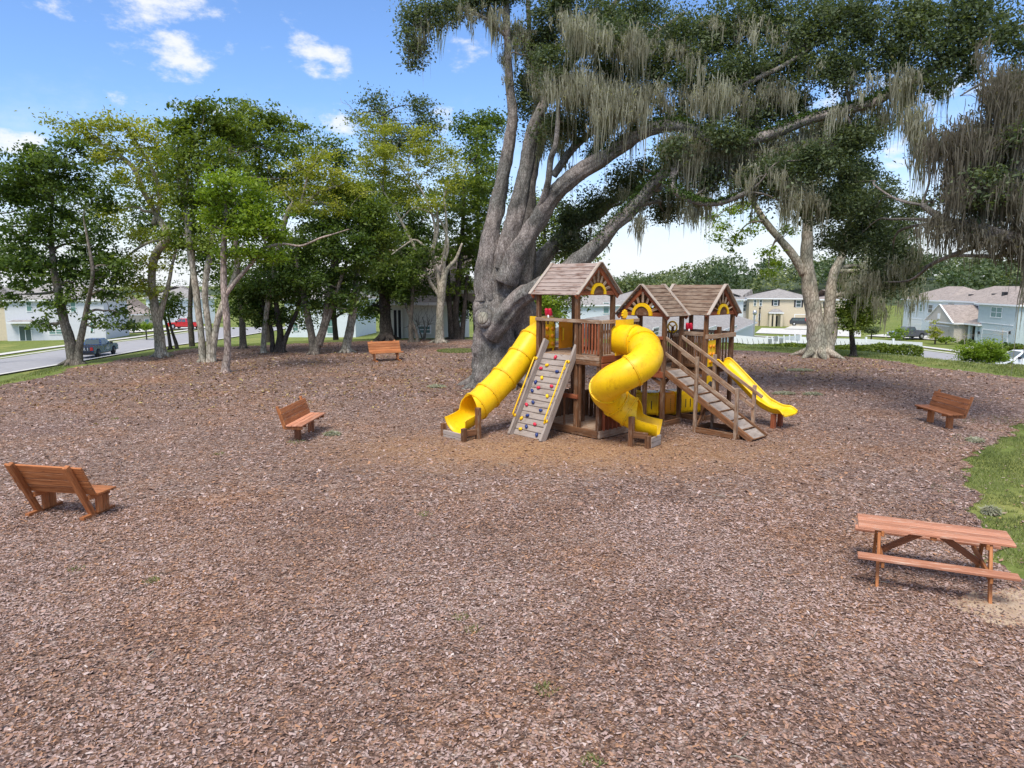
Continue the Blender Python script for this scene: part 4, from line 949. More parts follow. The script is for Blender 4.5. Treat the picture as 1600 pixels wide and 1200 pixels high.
tree('broadleaf_tree', 'thin dark stems with open branches just right of the farthest bench', (646, 535),
     [[(643, 536, 4), (642, 505, 3.4), (644, 470, 3), (645, 430, 2.4)], [(652, 534, 2.6), (645, 505, 2.2), (634, 480, 1.6)]], [(650, 430, 28, 22), (665, 455, 22, 14), (635, 465, 20, 12), (660, 400, 26, 22)], 'leaf_deep', 'bark_grey', 4200, .14, group=G, seed=27)
tree('broadleaf_tree', 'cluster of dark trunks and dense crown immediately left of the big oak', (716, 530),
     [[(706, 531, 5), (703, 490, 4.5), (700, 440, 4), (700, 380, 3)], [(715, 531, 6), (712, 490, 5), (716, 440, 4.5), (722, 370, 3.5), (725, 300, 3)], [(722, 530, 4), (726, 480, 3.5), (730, 430, 3)]],
     [(700, 330, 36, 34), (740, 340, 36, 36), (720, 380, 36, 30), (750, 300, 30, 36), (745, 400, 30, 30), (720, 440, 30, 24), (690, 400, 24, 20), (748, 450, 18, 24), (760, 260, 26, 24), (755, 215, 24, 22)],
     'leaf_mid', 'bark_dark', 14500, .15, group=G, seed=29)
# back row, beyond the crest: taller and darker, filling behind
BK_ = 'tall trees behind the grove'
def back(px, by, Y, blobs, leaf, lab, n, size=.2, seed=0):
    return tree('tall_tree', lab, (px, by), [[(px, by, 4), (px - 3, by - 60, 3.6), (px + 2, by - 140, 3), (px, min(b[1] for b in blobs) + 20, 2)]], blobs, leaf, 'bark_dark', n, size, Y=Y, group=BK_, twigs=2, per=46, crad=.6, seed=seed, flare=1.1)
back(-30, 545, 66, [(60, 290, 50, 40), (120, 330, 45, 40), (30, 400, 50, 44), (100, 415, 40, 34), (170, 350, 40, 36)], 'leaf_deep', 'dark tree seen through the crown at the far left, beyond the crest', 9000, .22, 41)
back(300, 540, 60, [(250, 270, 45, 36), (300, 300, 45, 44), (260, 360, 42, 40), (310, 390, 42, 44), (350, 350, 40, 40), (345, 420, 40, 30), (225, 330, 34, 30)], 'leaf_deep', 'dark tall tree filling behind the pale twin trunks', 13000, .2, 43)
back(420, 538, 58, [(400, 270, 45, 36), (450, 320, 45, 44), (390, 350, 42, 40), (440, 400, 42, 40), (390, 430, 38, 40), (490, 370, 44, 44), (360, 470, 30, 26), (450, 490, 26, 14), (475, 505, 20, 10), (400, 490, 24, 16)], 'leaf_deep', 'dark tall tree filling behind the slim pinkish trunk', 14000, .2, 45)
back(525, 536, 62, [(500, 230, 36, 28), (535, 250, 34, 30), (520, 300, 45, 40), (560, 330, 42, 44), (500, 410, 46, 44), (565, 430, 40, 36), (470, 455, 32, 32), (530, 478, 30, 16), (575, 488, 26, 14), (495, 490, 20, 12)], 'leaf_deep', 'dark round topped tree behind the middle of the grove', 14000, .2, 47)
back(600, 534, 72, [(585, 160, 22, 16), (600, 190, 30, 20), (560, 180, 15, 10), (655, 165, 20, 20), (665, 195, 26, 22), (640, 215, 30, 20), (600, 230, 36, 22), (670, 225, 18, 18)], 'leaf_oak', 'tallest distant oak rising above the yellow green crown with moss on it', 8500, .2, 49)
back(640, 534, 60, [(590, 300, 40, 36), (640, 320, 40, 40), (600, 370, 44, 40), (660, 380, 40, 38), (680, 430, 34, 34), (640, 440, 36, 30), (620, 480, 26, 16), (665, 478, 24, 14), (690, 470, 20, 18)], 'leaf_deep', 'dark tall tree behind the forked bare trunk', 13500, .2, 51)
back(745, 534, 58, [(730, 200, 30, 22), (770, 195, 28, 22), (745, 240, 34, 30), (760, 300, 36, 36), (715, 300, 30, 36), (765, 370, 34, 38), (775, 440, 34, 30), (730, 460, 30, 34), (712, 485, 22, 20)], 'leaf_deep', 'dark tall tree showing on both sides of the big oak stem', 13500, .2, 53)
back(850, 540, 52, [(840, 330, 34, 30), (880, 350, 34, 32), (850, 390, 38, 34), (900, 400, 34, 26), (840, 440, 34, 30), (880, 455, 40, 26), (855, 485, 30, 22), (920, 430, 24, 18)], 'leaf_mid', 'mid green tree behind the first playset roof', 12500, .17, 55)
tree('broadleaf_tree', 'small tree with a thin dark trunk right behind the yellow tube slide', (820, 548), [[(818, 549, 4), (820, 520, 3.4), (822, 490, 3), (820, 450, 2)]], [(822, 478, 22, 16), (845, 470, 22, 16), (830, 450, 26, 16), (806, 490, 14, 12), (860, 492, 20, 14)], 'leaf_bright', 'bark_dark', 4600, .13, Y=46, seed=57)

# ------------------------------------------------------------------ right side trees
r_, b_, mpp_ = tree('forked_oak', 'pale forked oak with buttress roots standing on the crest right of the playset', (1282, 558),
     [[(1278, 558, 17), (1276, 520, 14), (1270, 480, 12), (1262, 430, 10.5), (1260, 400, 9.5), (1262, 360, 8), (1264, 310, 6), (1268, 250, 4)], [(1290, 556, 12), (1294, 510, 9), (1297, 470, 8.5), (1302, 430, 7.5), (1316, 400, 6), (1322, 370, 5), (1332, 320, 4), (1340, 270, 3)],
      [(1256, 428, 7), (1240, 400, 6.5), (1215, 370, 5.5), (1195, 345, 5), (1178, 318, 4), (1166, 298, 3.5), (1150, 270, 2)], [(1262, 350, 5), (1250, 320, 4), (1236, 290, 3)], [(1296, 540, 8), (1303, 520, 6), (1304, 495, 4)]],
     [(1230, 240, 46, 30), (1290, 235, 48, 34), (1340, 270, 46, 34), (1250, 290, 40, 26), (1310, 320, 44, 32), (1370, 320, 44, 36), (1345, 370, 44, 34), (1400, 370, 38, 40), (1385, 425, 38, 26), (1420, 420, 28, 26), (1430, 330, 26, 26), (1300, 375, 26, 20), (1370, 460, 24, 14), (1190, 225, 36, 20), (1290, 200, 40, 22), (1350, 210, 44, 26)],
     'leaf_oak', 'bark_pale', 60000, .105, seed=61, per=60, crad=.30, depthf=.45)
an = []
for c, w in [((1210, 270), 40), ((1240, 300), 40), ((1275, 290), 40), ((1320, 300), 40), ((1250, 330), 30), ((1390, 470), 34), ((1410, 440), 30), ((1365, 470), 30), ((1385, 400), 40), ((1345, 440), 30), ((1425, 380), 20), ((1430, 445), 18)]:
    for k in range(11):
        p = at_depth(c[0] + rnd.uniform(-w, w), c[1] + rnd.uniform(-18, 18), b_.y + rnd.uniform(-2, 1.5)); an.append((*p, rnd.uniform(.8, 1.6)))
hang_moss(an, 'spanish_moss', r_, b_, 26, (.5, 1.6), .019, .14)
# sparse bright sprays on its left limb
sprays = [(1130, 355, 16, 9), (1150, 375, 16, 8), (1115, 340, 16, 8), (1200, 395, 16, 9), (1215, 410, 14, 8), (1145, 330, 18, 8), (1185, 345, 14, 8), (1142, 392, 7, 12), (1170, 360, 14, 7), (1232, 360, 14, 8), (1205, 425, 14, 6), (1165, 320, 16, 8), (1120, 370, 12, 6)]
SB = []
for px, py, rx, ry in sprays:
    c = at_depth(px, py, b_.y + rnd.uniform(-1.5, .5)) - b_; SB.append(((c.x, c.y, c.z), (rx * mpp_, rx * mpp_ * .6, ry * mpp_)))
P, t, CL = blob_points(SB, 2300, 13, .22); V, F = leaf_quads(P, .17, 1.0, .5); finish(link('foliage_spray', np_mesh('foliage_spray', V, F, 'leaf_bright', t), None, r_), kind='stuff')
sx = [[tuple(at_depth(px, py, b_.y - .3) - b_) + (r * mpp_,) for px, py, r in p] for p in ([(1178, 318, 2), (1150, 318, 1.3), (1120, 338, .8), (1105, 350, .4)], [(1195, 345, 2), (1168, 350, 1.2), (1150, 372, .8), (1142, 395, .4)], [(1215, 370, 2), (1205, 390, 1.2), (1200, 415, .5)], [(1166, 298, 1.6), (1140, 305, 1), (1118, 325, .6)])]
q = MB(); sk_ = paths_tree(q, sx, 6, .05, 3); limbs_to(q, sk_, [(tuple(c), .03) for cc in CL for c in cc[:4]], 4, .5, .012); finish(q.build('branches', 'bark_grey', r_), kind='stuff')
tree('young_tree', 'small round crowned tree standing on the crest right of the forked oak', (1333, 557), [[(1333, 558, 4.5), (1332, 535, 4), (1330, 510, 3), (1332, 480, 2.4), (1330, 450, 1.6)]],
     [(1335, 470, 26, 22), (1318, 490, 18, 18), (1350, 490, 20, 18), (1335, 505, 26, 12), (1330, 440, 20, 18), (1345, 455, 18, 18)], 'leaf_mid', 'bark_dark', 8200, .12, seed=65)
tree('sapling', 'staked sapling with reddish green leaves in front of the beige garage', (1461, 534), [[(1461, 534, 1), (1461, 520, .8), (1462, 508, .5)]], [(1461, 515, 8, 10), (1464, 522, 8, 7)], 'leaf_yellow', 'bark_dark', 650, .2, Y=100, seed=67, twigs=3, crad=.35)
tree('sapling', 'thin sapling with light leaves in front of the dark pickup', (1406, 562), [[(1406, 562, .8), (1407, 540, .7), (1407, 525, .5)]], [(1402, 523, 9, 7), (1413, 520, 8, 7), (1406, 516, 7, 5)], 'leaf_bright', 'bark_pale', 650, .13, Y=62, seed=69, twigs=3, crad=.3)
for px, by, Y, lab in ((1507, 549, 78, 'bare staked sapling in front of the house porch'), (1566, 545, 88, 'bare leafless sapling in front of the grey blue garage')):
    tree('sapling', lab, (px, by), [[(px, by, .8), (px, by - 20, .6), (px + 1, by - 32, .4)]], [(px, by - 22, 6, 9)], 'leaf_yellow', 'bark_pale', 20, .08, Y=Y, seed=px, twigs=4, per=2, crad=.3, bare=16)
tree('round_shrub', 'bright green rounded bush beside the right street', (1536, 578), [[(1536, 579, 2), (1534, 565, 1.6), (1530, 550, 1)]],
     [(1535, 550, 26, 16), (1515, 560, 18, 14), (1552, 562, 20, 14), (1530, 572, 22, 10), (1560, 552, 14, 10), (1540, 540, 16, 8), (1512, 550, 12, 10), (1572, 562, 8, 8)], 'leaf_bright', 'bark_grey', 11000, .085, Y=39, seed=71, catg='bush', crad=.2)
# hedge
hl = [(at_depth(px, 548, Y).x, Y) for px, Y in ((1128, 54), (1200, 52.5), (1290, 49.5), (1360, 48), (1442, 46))]
hr = root('hedge', 'long clipped dark green hedge along the bank in front of the white fence', 'hedge', (0, 0, 0))
hc = cat(hl, 30); P = []
for (a, b), (c, d) in zip(hc, hc[1:]):
    n = int(math.dist((a, b), (c, d)) * 1100)
    u = NR.random(n); x = a + (c - a) * u; y = b + (d - b) * u
    th = NR.random(n) * np.pi; rr_ = (.75 + .25 * NR.random(n)); zz = terr(x, y)
    hgt = np.interp(x, [15, 19, 22, 24.5, 27], [.3, .42, .5, .68, 1.1]) * (1 + .12 * np.sin(x * 1.3) + .06 * np.sin(x * 4.1))
    P.append(np.stack([x + np.cos(th) * .55 * rr_ * .6, y + np.cos(th) * .7 * rr_, zz + np.sin(th) ** .6 * hgt * rr_], -1))
P = np.concatenate(P); V, F = leaf_quads(P, .17)
finish(link('foliage', np_mesh('foliage', V, F, 'leaf_mid', NR.random(len(P))), None, hr), kind='stuff')
q = MB(); 
for (a, b), (c, d) in zip(hc[::3], hc[3::3]): 
    z = tz(a, b); q.tube([(a, b, z - .2), ((a * 3 + c) / 4, b, z + .5), (a, b + .05, z + .8)], [.03, .02, .01], 5)
q.build('stems', 'bark_dark', hr)
# shrubs by the houses
for px, py, Y, w, lab, lf in [(1478, 534, 100, 12, 'low shrub bed beside the beige garage', 'leaf_bright'), (1572, 546, 90, 12, 'dark shrubs below the grey blue garage', 'leaf_deep'), (1592, 547, 88, 10, 'light shrubs right of the grey blue garage', 'leaf_mid'), (1362, 519, 102, 9, 'dark reddish shrub left of the dark pickup', 'leaf_oak'), (1212, 508, 148, 8, 'low round shrubs in front of the arched porch', 'leaf_mid'), (228, 514, 100, 9, 'round shrub on the lawn left of the straight trunk', 'leaf_bright'), (1512, 539, 96, 9, 'small dark shrubs by the blue porch columns', 'leaf_deep'), (1390, 565, 46, 0, '', '')]:
    if not lab: continue
    tree('round_shrub', lab, (px, py), [[(px, py, .8), (px, py - 4, .6)]], [(px - w * .5, py - 3, w * .6, 4), (px + w * .5, py - 3, w * .6, 4), (px, py - 4, w * .6, 4.5)], lf, 'bark_dark', 1400, .22, Y=Y, seed=px, catg='bush', twigs=2, crad=.3)
tree('bare_bush', 'leafless twiggy bush in front of the cream house window', (664, 535), [[(660, 536, 1.2), (655, 515, .8), (650, 500, .5)], [(664, 536, 1.2), (666, 515, .8), (672, 498, .5)], [(662, 535, 1), (663, 510, .7), (660, 495, .4)]], [(655, 508, 14, 12), (670, 508, 12, 12)], 'leaf_oak', 'bark_grey', 60, .08, Y=51, seed=90, catg='bush', bare=26, per=3)

# wooded hill on the horizon: one mass
pts = []; tones = []
hill = [(-420, 520, 0), (-150, 520, 2), (20, 330, 0), (60, 300, 3), (110, 290, 11), (150, 280, 12), (200, 270, 12), (260, 265, 10), (330, 250, 10), (420, 220, 8)]
hx = np.array([h[0] for h in hill]); hy = np.array([h[1] for h in hill]); hz = np.array([h[2] for h in hill])
for row in range(4):
    for k in range(95 if row < 3 else 130):
        x = NR.uniform(-30 if row < 3 else -420, 420); y0 = np.interp(x, hx, hy) + row * 26 + NR.uniform(-8, 8)
        hh = np.interp(x, hx, hz); gz = tz(x, y0); h = NR.uniform(8.5, 13.5)
        top = gz + hh * (.45 + .22 * row) + h
        rx = NR.uniform(4.5, 9.5); n = 240 if row < 3 else 130
        d = NR.standard_normal((n, 3)); d /= np.linalg.norm(d, axis=1, keepdims=True); d[:, 2] = np.abs(d[:, 2]) * 1.2 - .55
        lump = 1 + .22 * np.sin(d[:, 0] * 7 + k) * np.cos(d[:, 1] * 6 + k * 2)
        pts.append(np.stack([x + d[:, 0] * rx * lump, y0 + d[:, 1] * rx * lump, top - h * .5 + d[:, 2] * h * .52 * lump], -1) + NR.standard_normal((n, 3)) * .5)
        tones.append(np.clip(NR.random() * .75 + .25 * NR.random(n), 0, 1))
P = np.concatenate(pts); V, F = leaf_quads(P, 1.25, .8, .7)
link_o = link('distant_woodland', np_mesh('distant_woodland', V, F, 'leaf_far', np.concatenate(tones)))
finish(link_o, 'wooded hill of rounded tree crowns along the horizon', 'woodland', kind='stuff')
# hill body under the wood
xs = np.linspace(-440, 440, 60); q = MB(); vs = []
for x in xs:
    y0 = float(np.interp(x, hx, hy)); hh = float(np.interp(x, hx, hz)); 
    vs += [(x, y0 + 6, tz(x, y0) - 1), (x, y0 + 30, tz(x, y0) + hh * .5 + .5), (x, y0 + 110, tz(x, y0) + hh * .95 + 2), (x, y0 + 260, tz(x, y0) + hh - 2)]
q.add(vs, [(i * 4 + k, i * 4 + k + 1, i * 4 + k + 5, i * 4 + k + 4) for i in range(59) for k in range(3)], True)
finish(q.build('hill', plain('hill_ground', (.05, .07, .03), .95, .2)), kind='structure')

# ------------------------------------------------------------------ the big live oak
ob = drop(-.55, 28.0); OY = ob.y
oak = root('live_oak', 'huge grey live oak with spreading limbs and hanging moss, standing behind the tube slide', 'tree', ob)
def OP(px, py, rp, Y=OY):
    p = at_depth(px, py, Y) - ob; return (p.x, p.y, p.z, rp * Y / FPX)
q = MB()
def limb(pts, n=14, wob=.14, seed=0, cuts=11):
    c = cat([OP(*p) for p in pts], cuts); q.tube([v[:3] for v in c], [v[3] for v in c], n * 2, True, wob, seed, ridge=.16 if n > 10 else .08); return c
sk = []
sk.append(limb([(772, 616, 46.0), (772, 600, 39.0), (772, 570, 34.0), (773, 540, 32.0), (772, 510, 33.0), (774, 480, 35.0), (778, 455, 29.7), (782, 430, 26.1), (786, 405, 21.6)], 22, .16, 1))
sk.append(limb([(806, 608, 30.0, OY + .6), (812, 580, 24.0, OY + .7), (814, 545, 22.0, OY + .8), (812, 500, 24.0, OY + .8), (812, 460, 20.7, OY + .7), (816, 420, 18.0, OY + .8), (822, 380, 13.9, OY + 1), (826, 340, 12.3, OY + 1.2), (826, 290, 10.7, OY + 1.4), (834, 250, 9.8, OY + 1.5), (845, 210, 8.2, OY + 1.5), (842, 160, 5.7, OY + 1.5), (830, 90, 4.1, OY + 1.4), (826, 20, 3.3, OY + 1.3), (822, -60, 2.5, OY + 1.2)], 16, .2, 2))
sk.append(limb([(762, 470, 19.8, OY - .3), (760, 430, 18.0, OY - .3), (764, 390, 14.8, OY - .3), (770, 350, 13.1, OY - .2), (779, 310, 11.5, OY), (788, 265, 9.8, OY), (796, 220, 9.0, OY), (801, 180, 7.4, OY), (797, 140, 6.1, OY), (794, 90, 5.3, OY), (792, 40, 4.9, OY), (790, -30, 4.1, OY), (786, -120, 2.5, OY)], 14, .15, 3))
sk.append(limb([(788, 420, 19.8, OY - .4), (796, 375, 15.6, OY - .5), (806, 335, 13.9, OY - .5), (816, 290, 12.3, OY - .5), (824, 250, 10.7, OY - .4), (832, 205, 9.0, OY - .3), (848, 165, 7.4, OY), (870, 130, 6.6, OY), (895, 95, 5.7, OY + .5), (925, 50, 4.9, OY + 1), (965, 0, 4.1, OY + 1.5), (1010, -60, 2.5, OY + 2)], 14, .16, 4))
# long moss-topped limb to the upper right
sk.append(limb([(790, 440, 18.0, OY - .7), (804, 405, 17.1, OY - .9), (830, 362, 13.9, OY - 1.2), (856, 318, 13.1, OY - 1.5), (880, 290, 13.1, OY - 1.8), (908, 268, 12.3, OY - 2), (935, 252, 11.5, OY - 2.2), (965, 232, 10.7, OY - 2.4), (1000, 208, 9.8, OY - 2.8), (1040, 196, 9.0, OY - 3), (1075, 200, 8.6, OY - 3.2), (1110, 216, 8.2, OY - 3.4), (1160, 222, 8.2, OY - 3.6), (1210, 208, 7.8, OY - 3.8), (1260, 188, 7.4, OY - 4), (1320, 172, 7.0, OY - 4.2), (1370, 158, 6.6, OY - 4.4), (1420, 128, 5.7, OY - 4.5), (1475, 98, 4.9, OY - 4.6), (1540, 66, 3.7, OY - 4.8), (1620, 30, 2.5, OY - 5)], 14, .17, 5))
# low heavy limb passing behind the first roof, then up to the right
sk.append(limb([(768, 520, 20.0, OY - .6), (785, 498, 18.0, OY - 1), (808, 470, 15.3, OY - 1.3), (836, 452, 14.4, OY - 1.6), (870, 435, 14.4, OY - 1.8), (905, 408, 13.5, OY - 2), (935, 380, 11.5, OY - 2.2), (962, 350, 10.7, OY - 2.4), (985, 330, 9.8, OY - 2.5), (1010, 300, 9.8, OY - 2.6), (1040, 268, 9.0, OY - 2.7), (1072, 245, 8.2, OY - 2.8), (1100, 215, 7.4, OY - 3), (1118, 180, 6.6, OY - 3), (1142, 145, 5.7, OY - 3), (1180, 112, 4.9, OY - 3), (1230, 90, 4.1, OY - 3), (1290, 50, 2.9, OY - 3)], 14, .17, 6))
sk.append(limb([(800, 480, 18.0, OY + 1.4), (822, 440, 14.4, OY + 1.8), (842, 410, 13.5, OY + 2), (868, 380, 11.5, OY + 2.4), (900, 352, 9.0, OY + 3), (940, 330, 7.4, OY + 3.4), (980, 300, 5.7, OY + 4), (1030, 290, 4.1, OY + 4)], 12, .16, 7))
sk.append(limb([(838, 350, 5.7, OY - 1.2), (846, 320, 5.3, OY - 1.6), (856, 285, 4.9, OY - 2), (860, 250, 4.9, OY - 2.2), (868, 225, 4.1, OY - 2.4), (872, 180, 3.3, OY - 1.8), (872, 120, 2.5, OY - 1), (885, 60, 0.8, OY)], 8, .14, 8))
sk.append(limb([(865, 275, 5.7, OY - .4), (890, 238, 5.7, OY - .4), (920, 210, 4.9, OY - .2), (950, 185, 4.9, OY), (975, 140, 4.1, OY), (1000, 90, 3.7, OY), (1030, 50, 3.3, OY), (1070, 20, 2.5, OY)], 8, .14, 9))
sk.append(limb([(912, 262, 6.6, OY - 2), (930, 235, 6.1, OY - 1.6), (950, 205, 5.7, OY - 1.4), (965, 180, 4.9, OY - 1.2), (1000, 150, 4.1, OY - 1), (1050, 130, 3.3, OY - 1)], 8, .14, 10))
sk.append(limb([(1130, 165, 4.1, OY - 3), (1170, 130, 4.1, OY - 3.4), (1220, 105, 3.3, OY - 3.6), (1262, 78, 2.5, OY - 3.2), (1310, 40, 1.0, OY - 3)], 8, .14, 11))
sk.append(limb([(1075, 205, 4.9, OY - 3.2), (1050, 285, 4.9, OY - 3.6), (1080, 312, 4.9, OY - 4), (1120, 318, 4.1, OY - 4.4), (1170, 300, 3.3, OY - 5)], 8, .14, 12))
sk.append(limb([(794, 60, 2.9), (760, 30, 2.5, OY - .3), (720, 14, 2.0, OY - .6), (680, 10, 1.6, OY - .8), (645, 20, 1.0, OY - 1)], 6, .1, 13))
for k in range(9):                       # buttress roots
    a = k * .7 + .2; L = rnd.uniform(1.5, 2.6)
    q.tube([(.1, .2, 1.0), (.1 + math.cos(a) * .8, .2 + math.sin(a) * .8, .42), (.1 + math.cos(a) * 1.25, .2 + math.sin(a) * 1.25, .14), (.1 + math.cos(a) * L, .2 + math.sin(a) * L, -.08)], [.5, .34, .2, .08], 8, True, .2, k)
q.build('trunk', 'bark_oak', oak)
# sawn-off stub with its ring of healed bark
sp = Vector(OP(757, 497, 1, OY - 1.0)[:3]); dirn = Vector((-.45, -1, .1)).normalized()
q = MB(); q.tube([sp - dirn * .35, sp, sp + dirn * .12, sp + dirn * .15], [.40, .36, .36, .28], 16, True, .12, 4); st = q.build('branch_stub', 'bark_oak', oak)
q = MB(); q.tube([sp + dirn * .151, sp + dirn * .19], [.24, .20], 14, True, .1, 5); q.build('healed_cut', 'bark_pale', st)
# second, dark limb mass coming in from the right edge
sk2 = []
q = MB()
def limb2(pts, n, seed):
    cc = cat([OP(*p) for p in pts], 6); q.tube([v[:3] for v in cc], [v[3] for v in cc], n, True, .16, seed); return cc
sk2.append(limb2([(1760, -60, 16, 19), (1700, 60, 15, 19), (1660, 170, 13, 19), (1610, 250, 10, 19.2), (1560, 290, 8, 19.5), (1500, 330, 6, 20)], 10, 31))
sk2.append(limb2([(1700, 120, 12, 19), (1680, 260, 12, 19), (1640, 365, 11, 19), (1580, 372, 10, 19.3), (1530, 355, 8, 19.6), (1480, 345, 6, 20), (1440, 320, 4, 20.4)], 10, 32))
sk2.append(limb2([(1660, 140, 5, 20.5), (1600, 130, 3.6, 21), (1550, 124, 2.4, 21.4), (1500, 150, 1, 21.8)], 8, 33))
q.build('limb', 'bark_oak', oak)
sk += sk2
def ob_blobs(lst):
    out = []
    for v in lst:
        px, py, rx, ry, Y = v; c = at_depth(px, py, Y) - ob; m = Y / FPX
        out.append(((c.x, c.y, c.z), (rx * m, max(rx, ry) * m * .55, ry * m)))
    return out
o = OY
lst = [(648, 28, 34, 26, o - 1), (690, 14, 34, 20, o - 1), (735, 0, 40, 18, o), (650, 80, 16, 30, o - 1), (780, -20, 50, 30, o), (826, 140, 16, 60, o + 1), (846, 60, 40, 36, o + 1), (880, 10, 50, 40, o),
       (930, 50, 56, 44, o), (900, 150, 46, 36, o), (950, 120, 50, 40, o - 1), (1000, 30, 60, 46, o + 1), (1010, 110, 50, 40, o - 1), (860, 210, 26, 30, o + 2), (880, 200, 40, 26, o - 1), (1060, 60, 60, 50, o - 1), (1090, 130, 56, 40, o - 2),
       (1130, 50, 60, 50, o - 2), (1170, 120, 60, 46, o - 3), (1200, 30, 60, 44, o - 2), (1250, 90, 60, 50, o - 3), (1290, 30, 60, 40, o - 3), (1230, 160, 44, 30, o - 3), (1320, 110, 56, 40, o - 4), (1350, 40, 60, 46, o - 4), (1400, 90, 50, 36, o - 4),
       (1430, 30, 60, 36, o - 4), (1480, 60, 46, 34, o - 5), (1500, 105, 40, 26, o - 5), (1530, 20, 56, 40, o - 5), (1580, 60, 40, 44, o - 6), (1590, 130, 36, 36, o - 6), (1560, 170, 26, 20, o - 7), (1450, 130, 30, 20, o - 5),
       (1010, 300, 46, 24, o + 1), (970, 290, 36, 26, o + 1), (930, 320, 36, 30, o + 2), (890, 340, 30, 24, o + 2), (1060, 310, 40, 20, o), (900, 380, 36, 20, o + 2), (1110, 280, 40, 26, o - 3), (1150, 250, 40, 24, o - 3), (1190, 290, 46, 30, o - 4), (1180, 190, 50, 26, o - 3), (1000, 265, 30, 16, o),
       (1050, 180, 40, 26, o - 2), (1330, 215, 40, 24, o - 4), (1040, 335, 26, 14, o), (1470, 230, 26, 20, o - 6), (1490, 270, 24, 24, o - 7), (1540, 230, 26, 26, o - 8), (1580, 260, 30, 36, o - 8), (1560, 330, 34, 26, o - 8), (1520, 340, 30, 22, o - 8), (1600, 390, 30, 26, o - 8), (1470, 310, 20, 16, o - 7), (1210, 270, 46, 26, o - 4.5), (1265, 250, 50, 34, o - 4.5), (1330, 285, 46, 40, o - 4), (1285, 330, 46, 30, o - 4), (1360, 340, 46, 40, o - 3), (1395, 400, 42, 40, o - 3), (1370, 440, 30, 24, o - 3), (1420, 430, 26, 26, o - 3), (1330, 380, 36, 26, o - 3), (860, 100, 36, 30, o - 2), (1140, 210, 40, 22, o - 4.2), (1050, 235, 36, 16, o - 3.6), (960, 60, 40, 30, o - 2), (1540, 290, 36, 26, 19), (1590, 210, 30, 26, 19)]
B = ob_blobs(lst); P, t, CL = blob_points(B, 215000, 74, .27, .65, .2)
V, F = leaf_quads(P, .108, 1.0, .52); finish(link('crown', np_mesh('crown', V, F, 'leaf_oak', t), None, oak), kind='stuff')
q = MB(); s1 = limbs_to(q, sk, [(b[0], .09) for b in B], 5, .5)
tg = []
for cc in CL:
    for c in cc[NR.permutation(len(cc))[:7]]: tg.append((tuple(c), .04))
limbs_to(q, s1 + sk, tg, 6, .5, .014); finish(q.build('branches', 'bark_oak', oak), kind='stuff')
# resurrection fern and moss along the tops of limbs
P = []
for c, lo, hi in ((sk[4], .32, .95), (sk[5], .35, .9), (sk[6], .4, 1.), (sk[11], .1, .9), (sk[9], .1, .9)):
    m = len(c)
    for v in c[int(m * lo):int(m * hi)]:
        k = 90; a = NR.normal(np.pi / 2, .75, k); rr_ = v[3] * (1.0 + .35 * NR.random(k))
        P.append(np.stack([v[0] + NR.normal(0, .16, k), v[1] + np.cos(a) * rr_, v[2] + np.sin(a) * rr_], -1))
P = np.concatenate(P); V, F = leaf_quads(P, .075); finish(link('limb_fern', np_mesh('limb_fern', V, F, 'leaf_fern', NR.random(len(P))), None, oak), kind='stuff')
# spanish moss
an = []
def drape(px0, px1, py0, py1, n, Y, sc, dY=1.0):
    for k in range(n):
        t = rnd.random(); p = at_depth(px0 + (px1 - px0) * t, py0 + (py1 - py0) * t + rnd.uniform(-14, 14), Y + rnd.uniform(-dY, dY)); an.append((*p, sc * rnd.uniform(.45, 1.2)))
        if rnd.random() < .75: an.append((p.x + rnd.uniform(-.35, .35), p.y + rnd.uniform(-.3, .3), p.z + rnd.uniform(-.25, .15), sc * rnd.uniform(.25, .6)))
drape(655, 690, 40, 26, 4, o - 1, 1.3); drape(640, 652, 60, 70, 4, o - 1, 1.2, .4); drape(690, 800, 16, 25, 24, o - .5, .8); drape(760, 800, 20, 60, 14, o, 1.2); drape(800, 850, 40, 90, 22, o + 1, 1.3)
drape(780, 796, 60, 120, 8, o, .8, .3); drape(830, 850, 90, 240, 18, o + .5, 1.4, .5); drape(855, 950, 120, 140, 44, o - 2.2, 1.5); drape(930, 1010, 160, 150, 46, o - 2.6, 1.8); drape(870, 990, 30, 70, 34, o - 2.4, 1.4)
drape(850, 960, 200, 190, 26, o - .5, 1.1); drape(980, 1100, 60, 90, 26, o - 2.5, 1.2); drape(1000, 1110, 130, 160, 22, o - 2.5, 1.2); drape(1110, 1240, 30, 60, 16, o - 3.5, 1.1); drape(870, 900, 215, 270, 10, o + .3, 1., .3)
drape(1110, 1260, 140, 150, 30, o - 3.2, 1.4); drape(1260, 1420, 100, 140, 20, o - 4, .9); drape(1280, 1420, 180, 160, 22, o - 3.8, 1.2); drape(1040, 1190, 232, 236, 90, o - 3.1, 1.9, .5); drape(1190, 1300, 235, 210, 44, o - 3.6, 1.8, .4); drape(1090, 1230, 150, 140, 26, o - 3.4, 1.3, .4)
drape(1400, 1480, 130, 110, 18, o - 4.6, 1.4); drape(1430, 1445, 170, 240, 9, o - 6, 1.9, .3); drape(965, 1100, 300, 335, 26, o + .5, .9); drape(1060, 1120, 318, 322, 16, o - 3.6, .8, .4); drape(890, 950, 350, 380, 10, o + 2, .7)
drape(992, 1006, 345, 342, 4, o - 2.4, 1.2, .2); drape(880, 930, 60, 30, 16, o - 1, 1.2); drape(1150, 1260, 260, 290, 14, o - 5, 1.); drape(1330, 1440, 440, 400, 26, o - 3.4, 1.1, .6); drape(1215, 1290, 300, 320, 14, o - 4.6, 1.1, .5)
hang_moss(an, 'spanish_moss', oak, ob, 44, (.4, 1.35), .0145, .115)
an.clear()
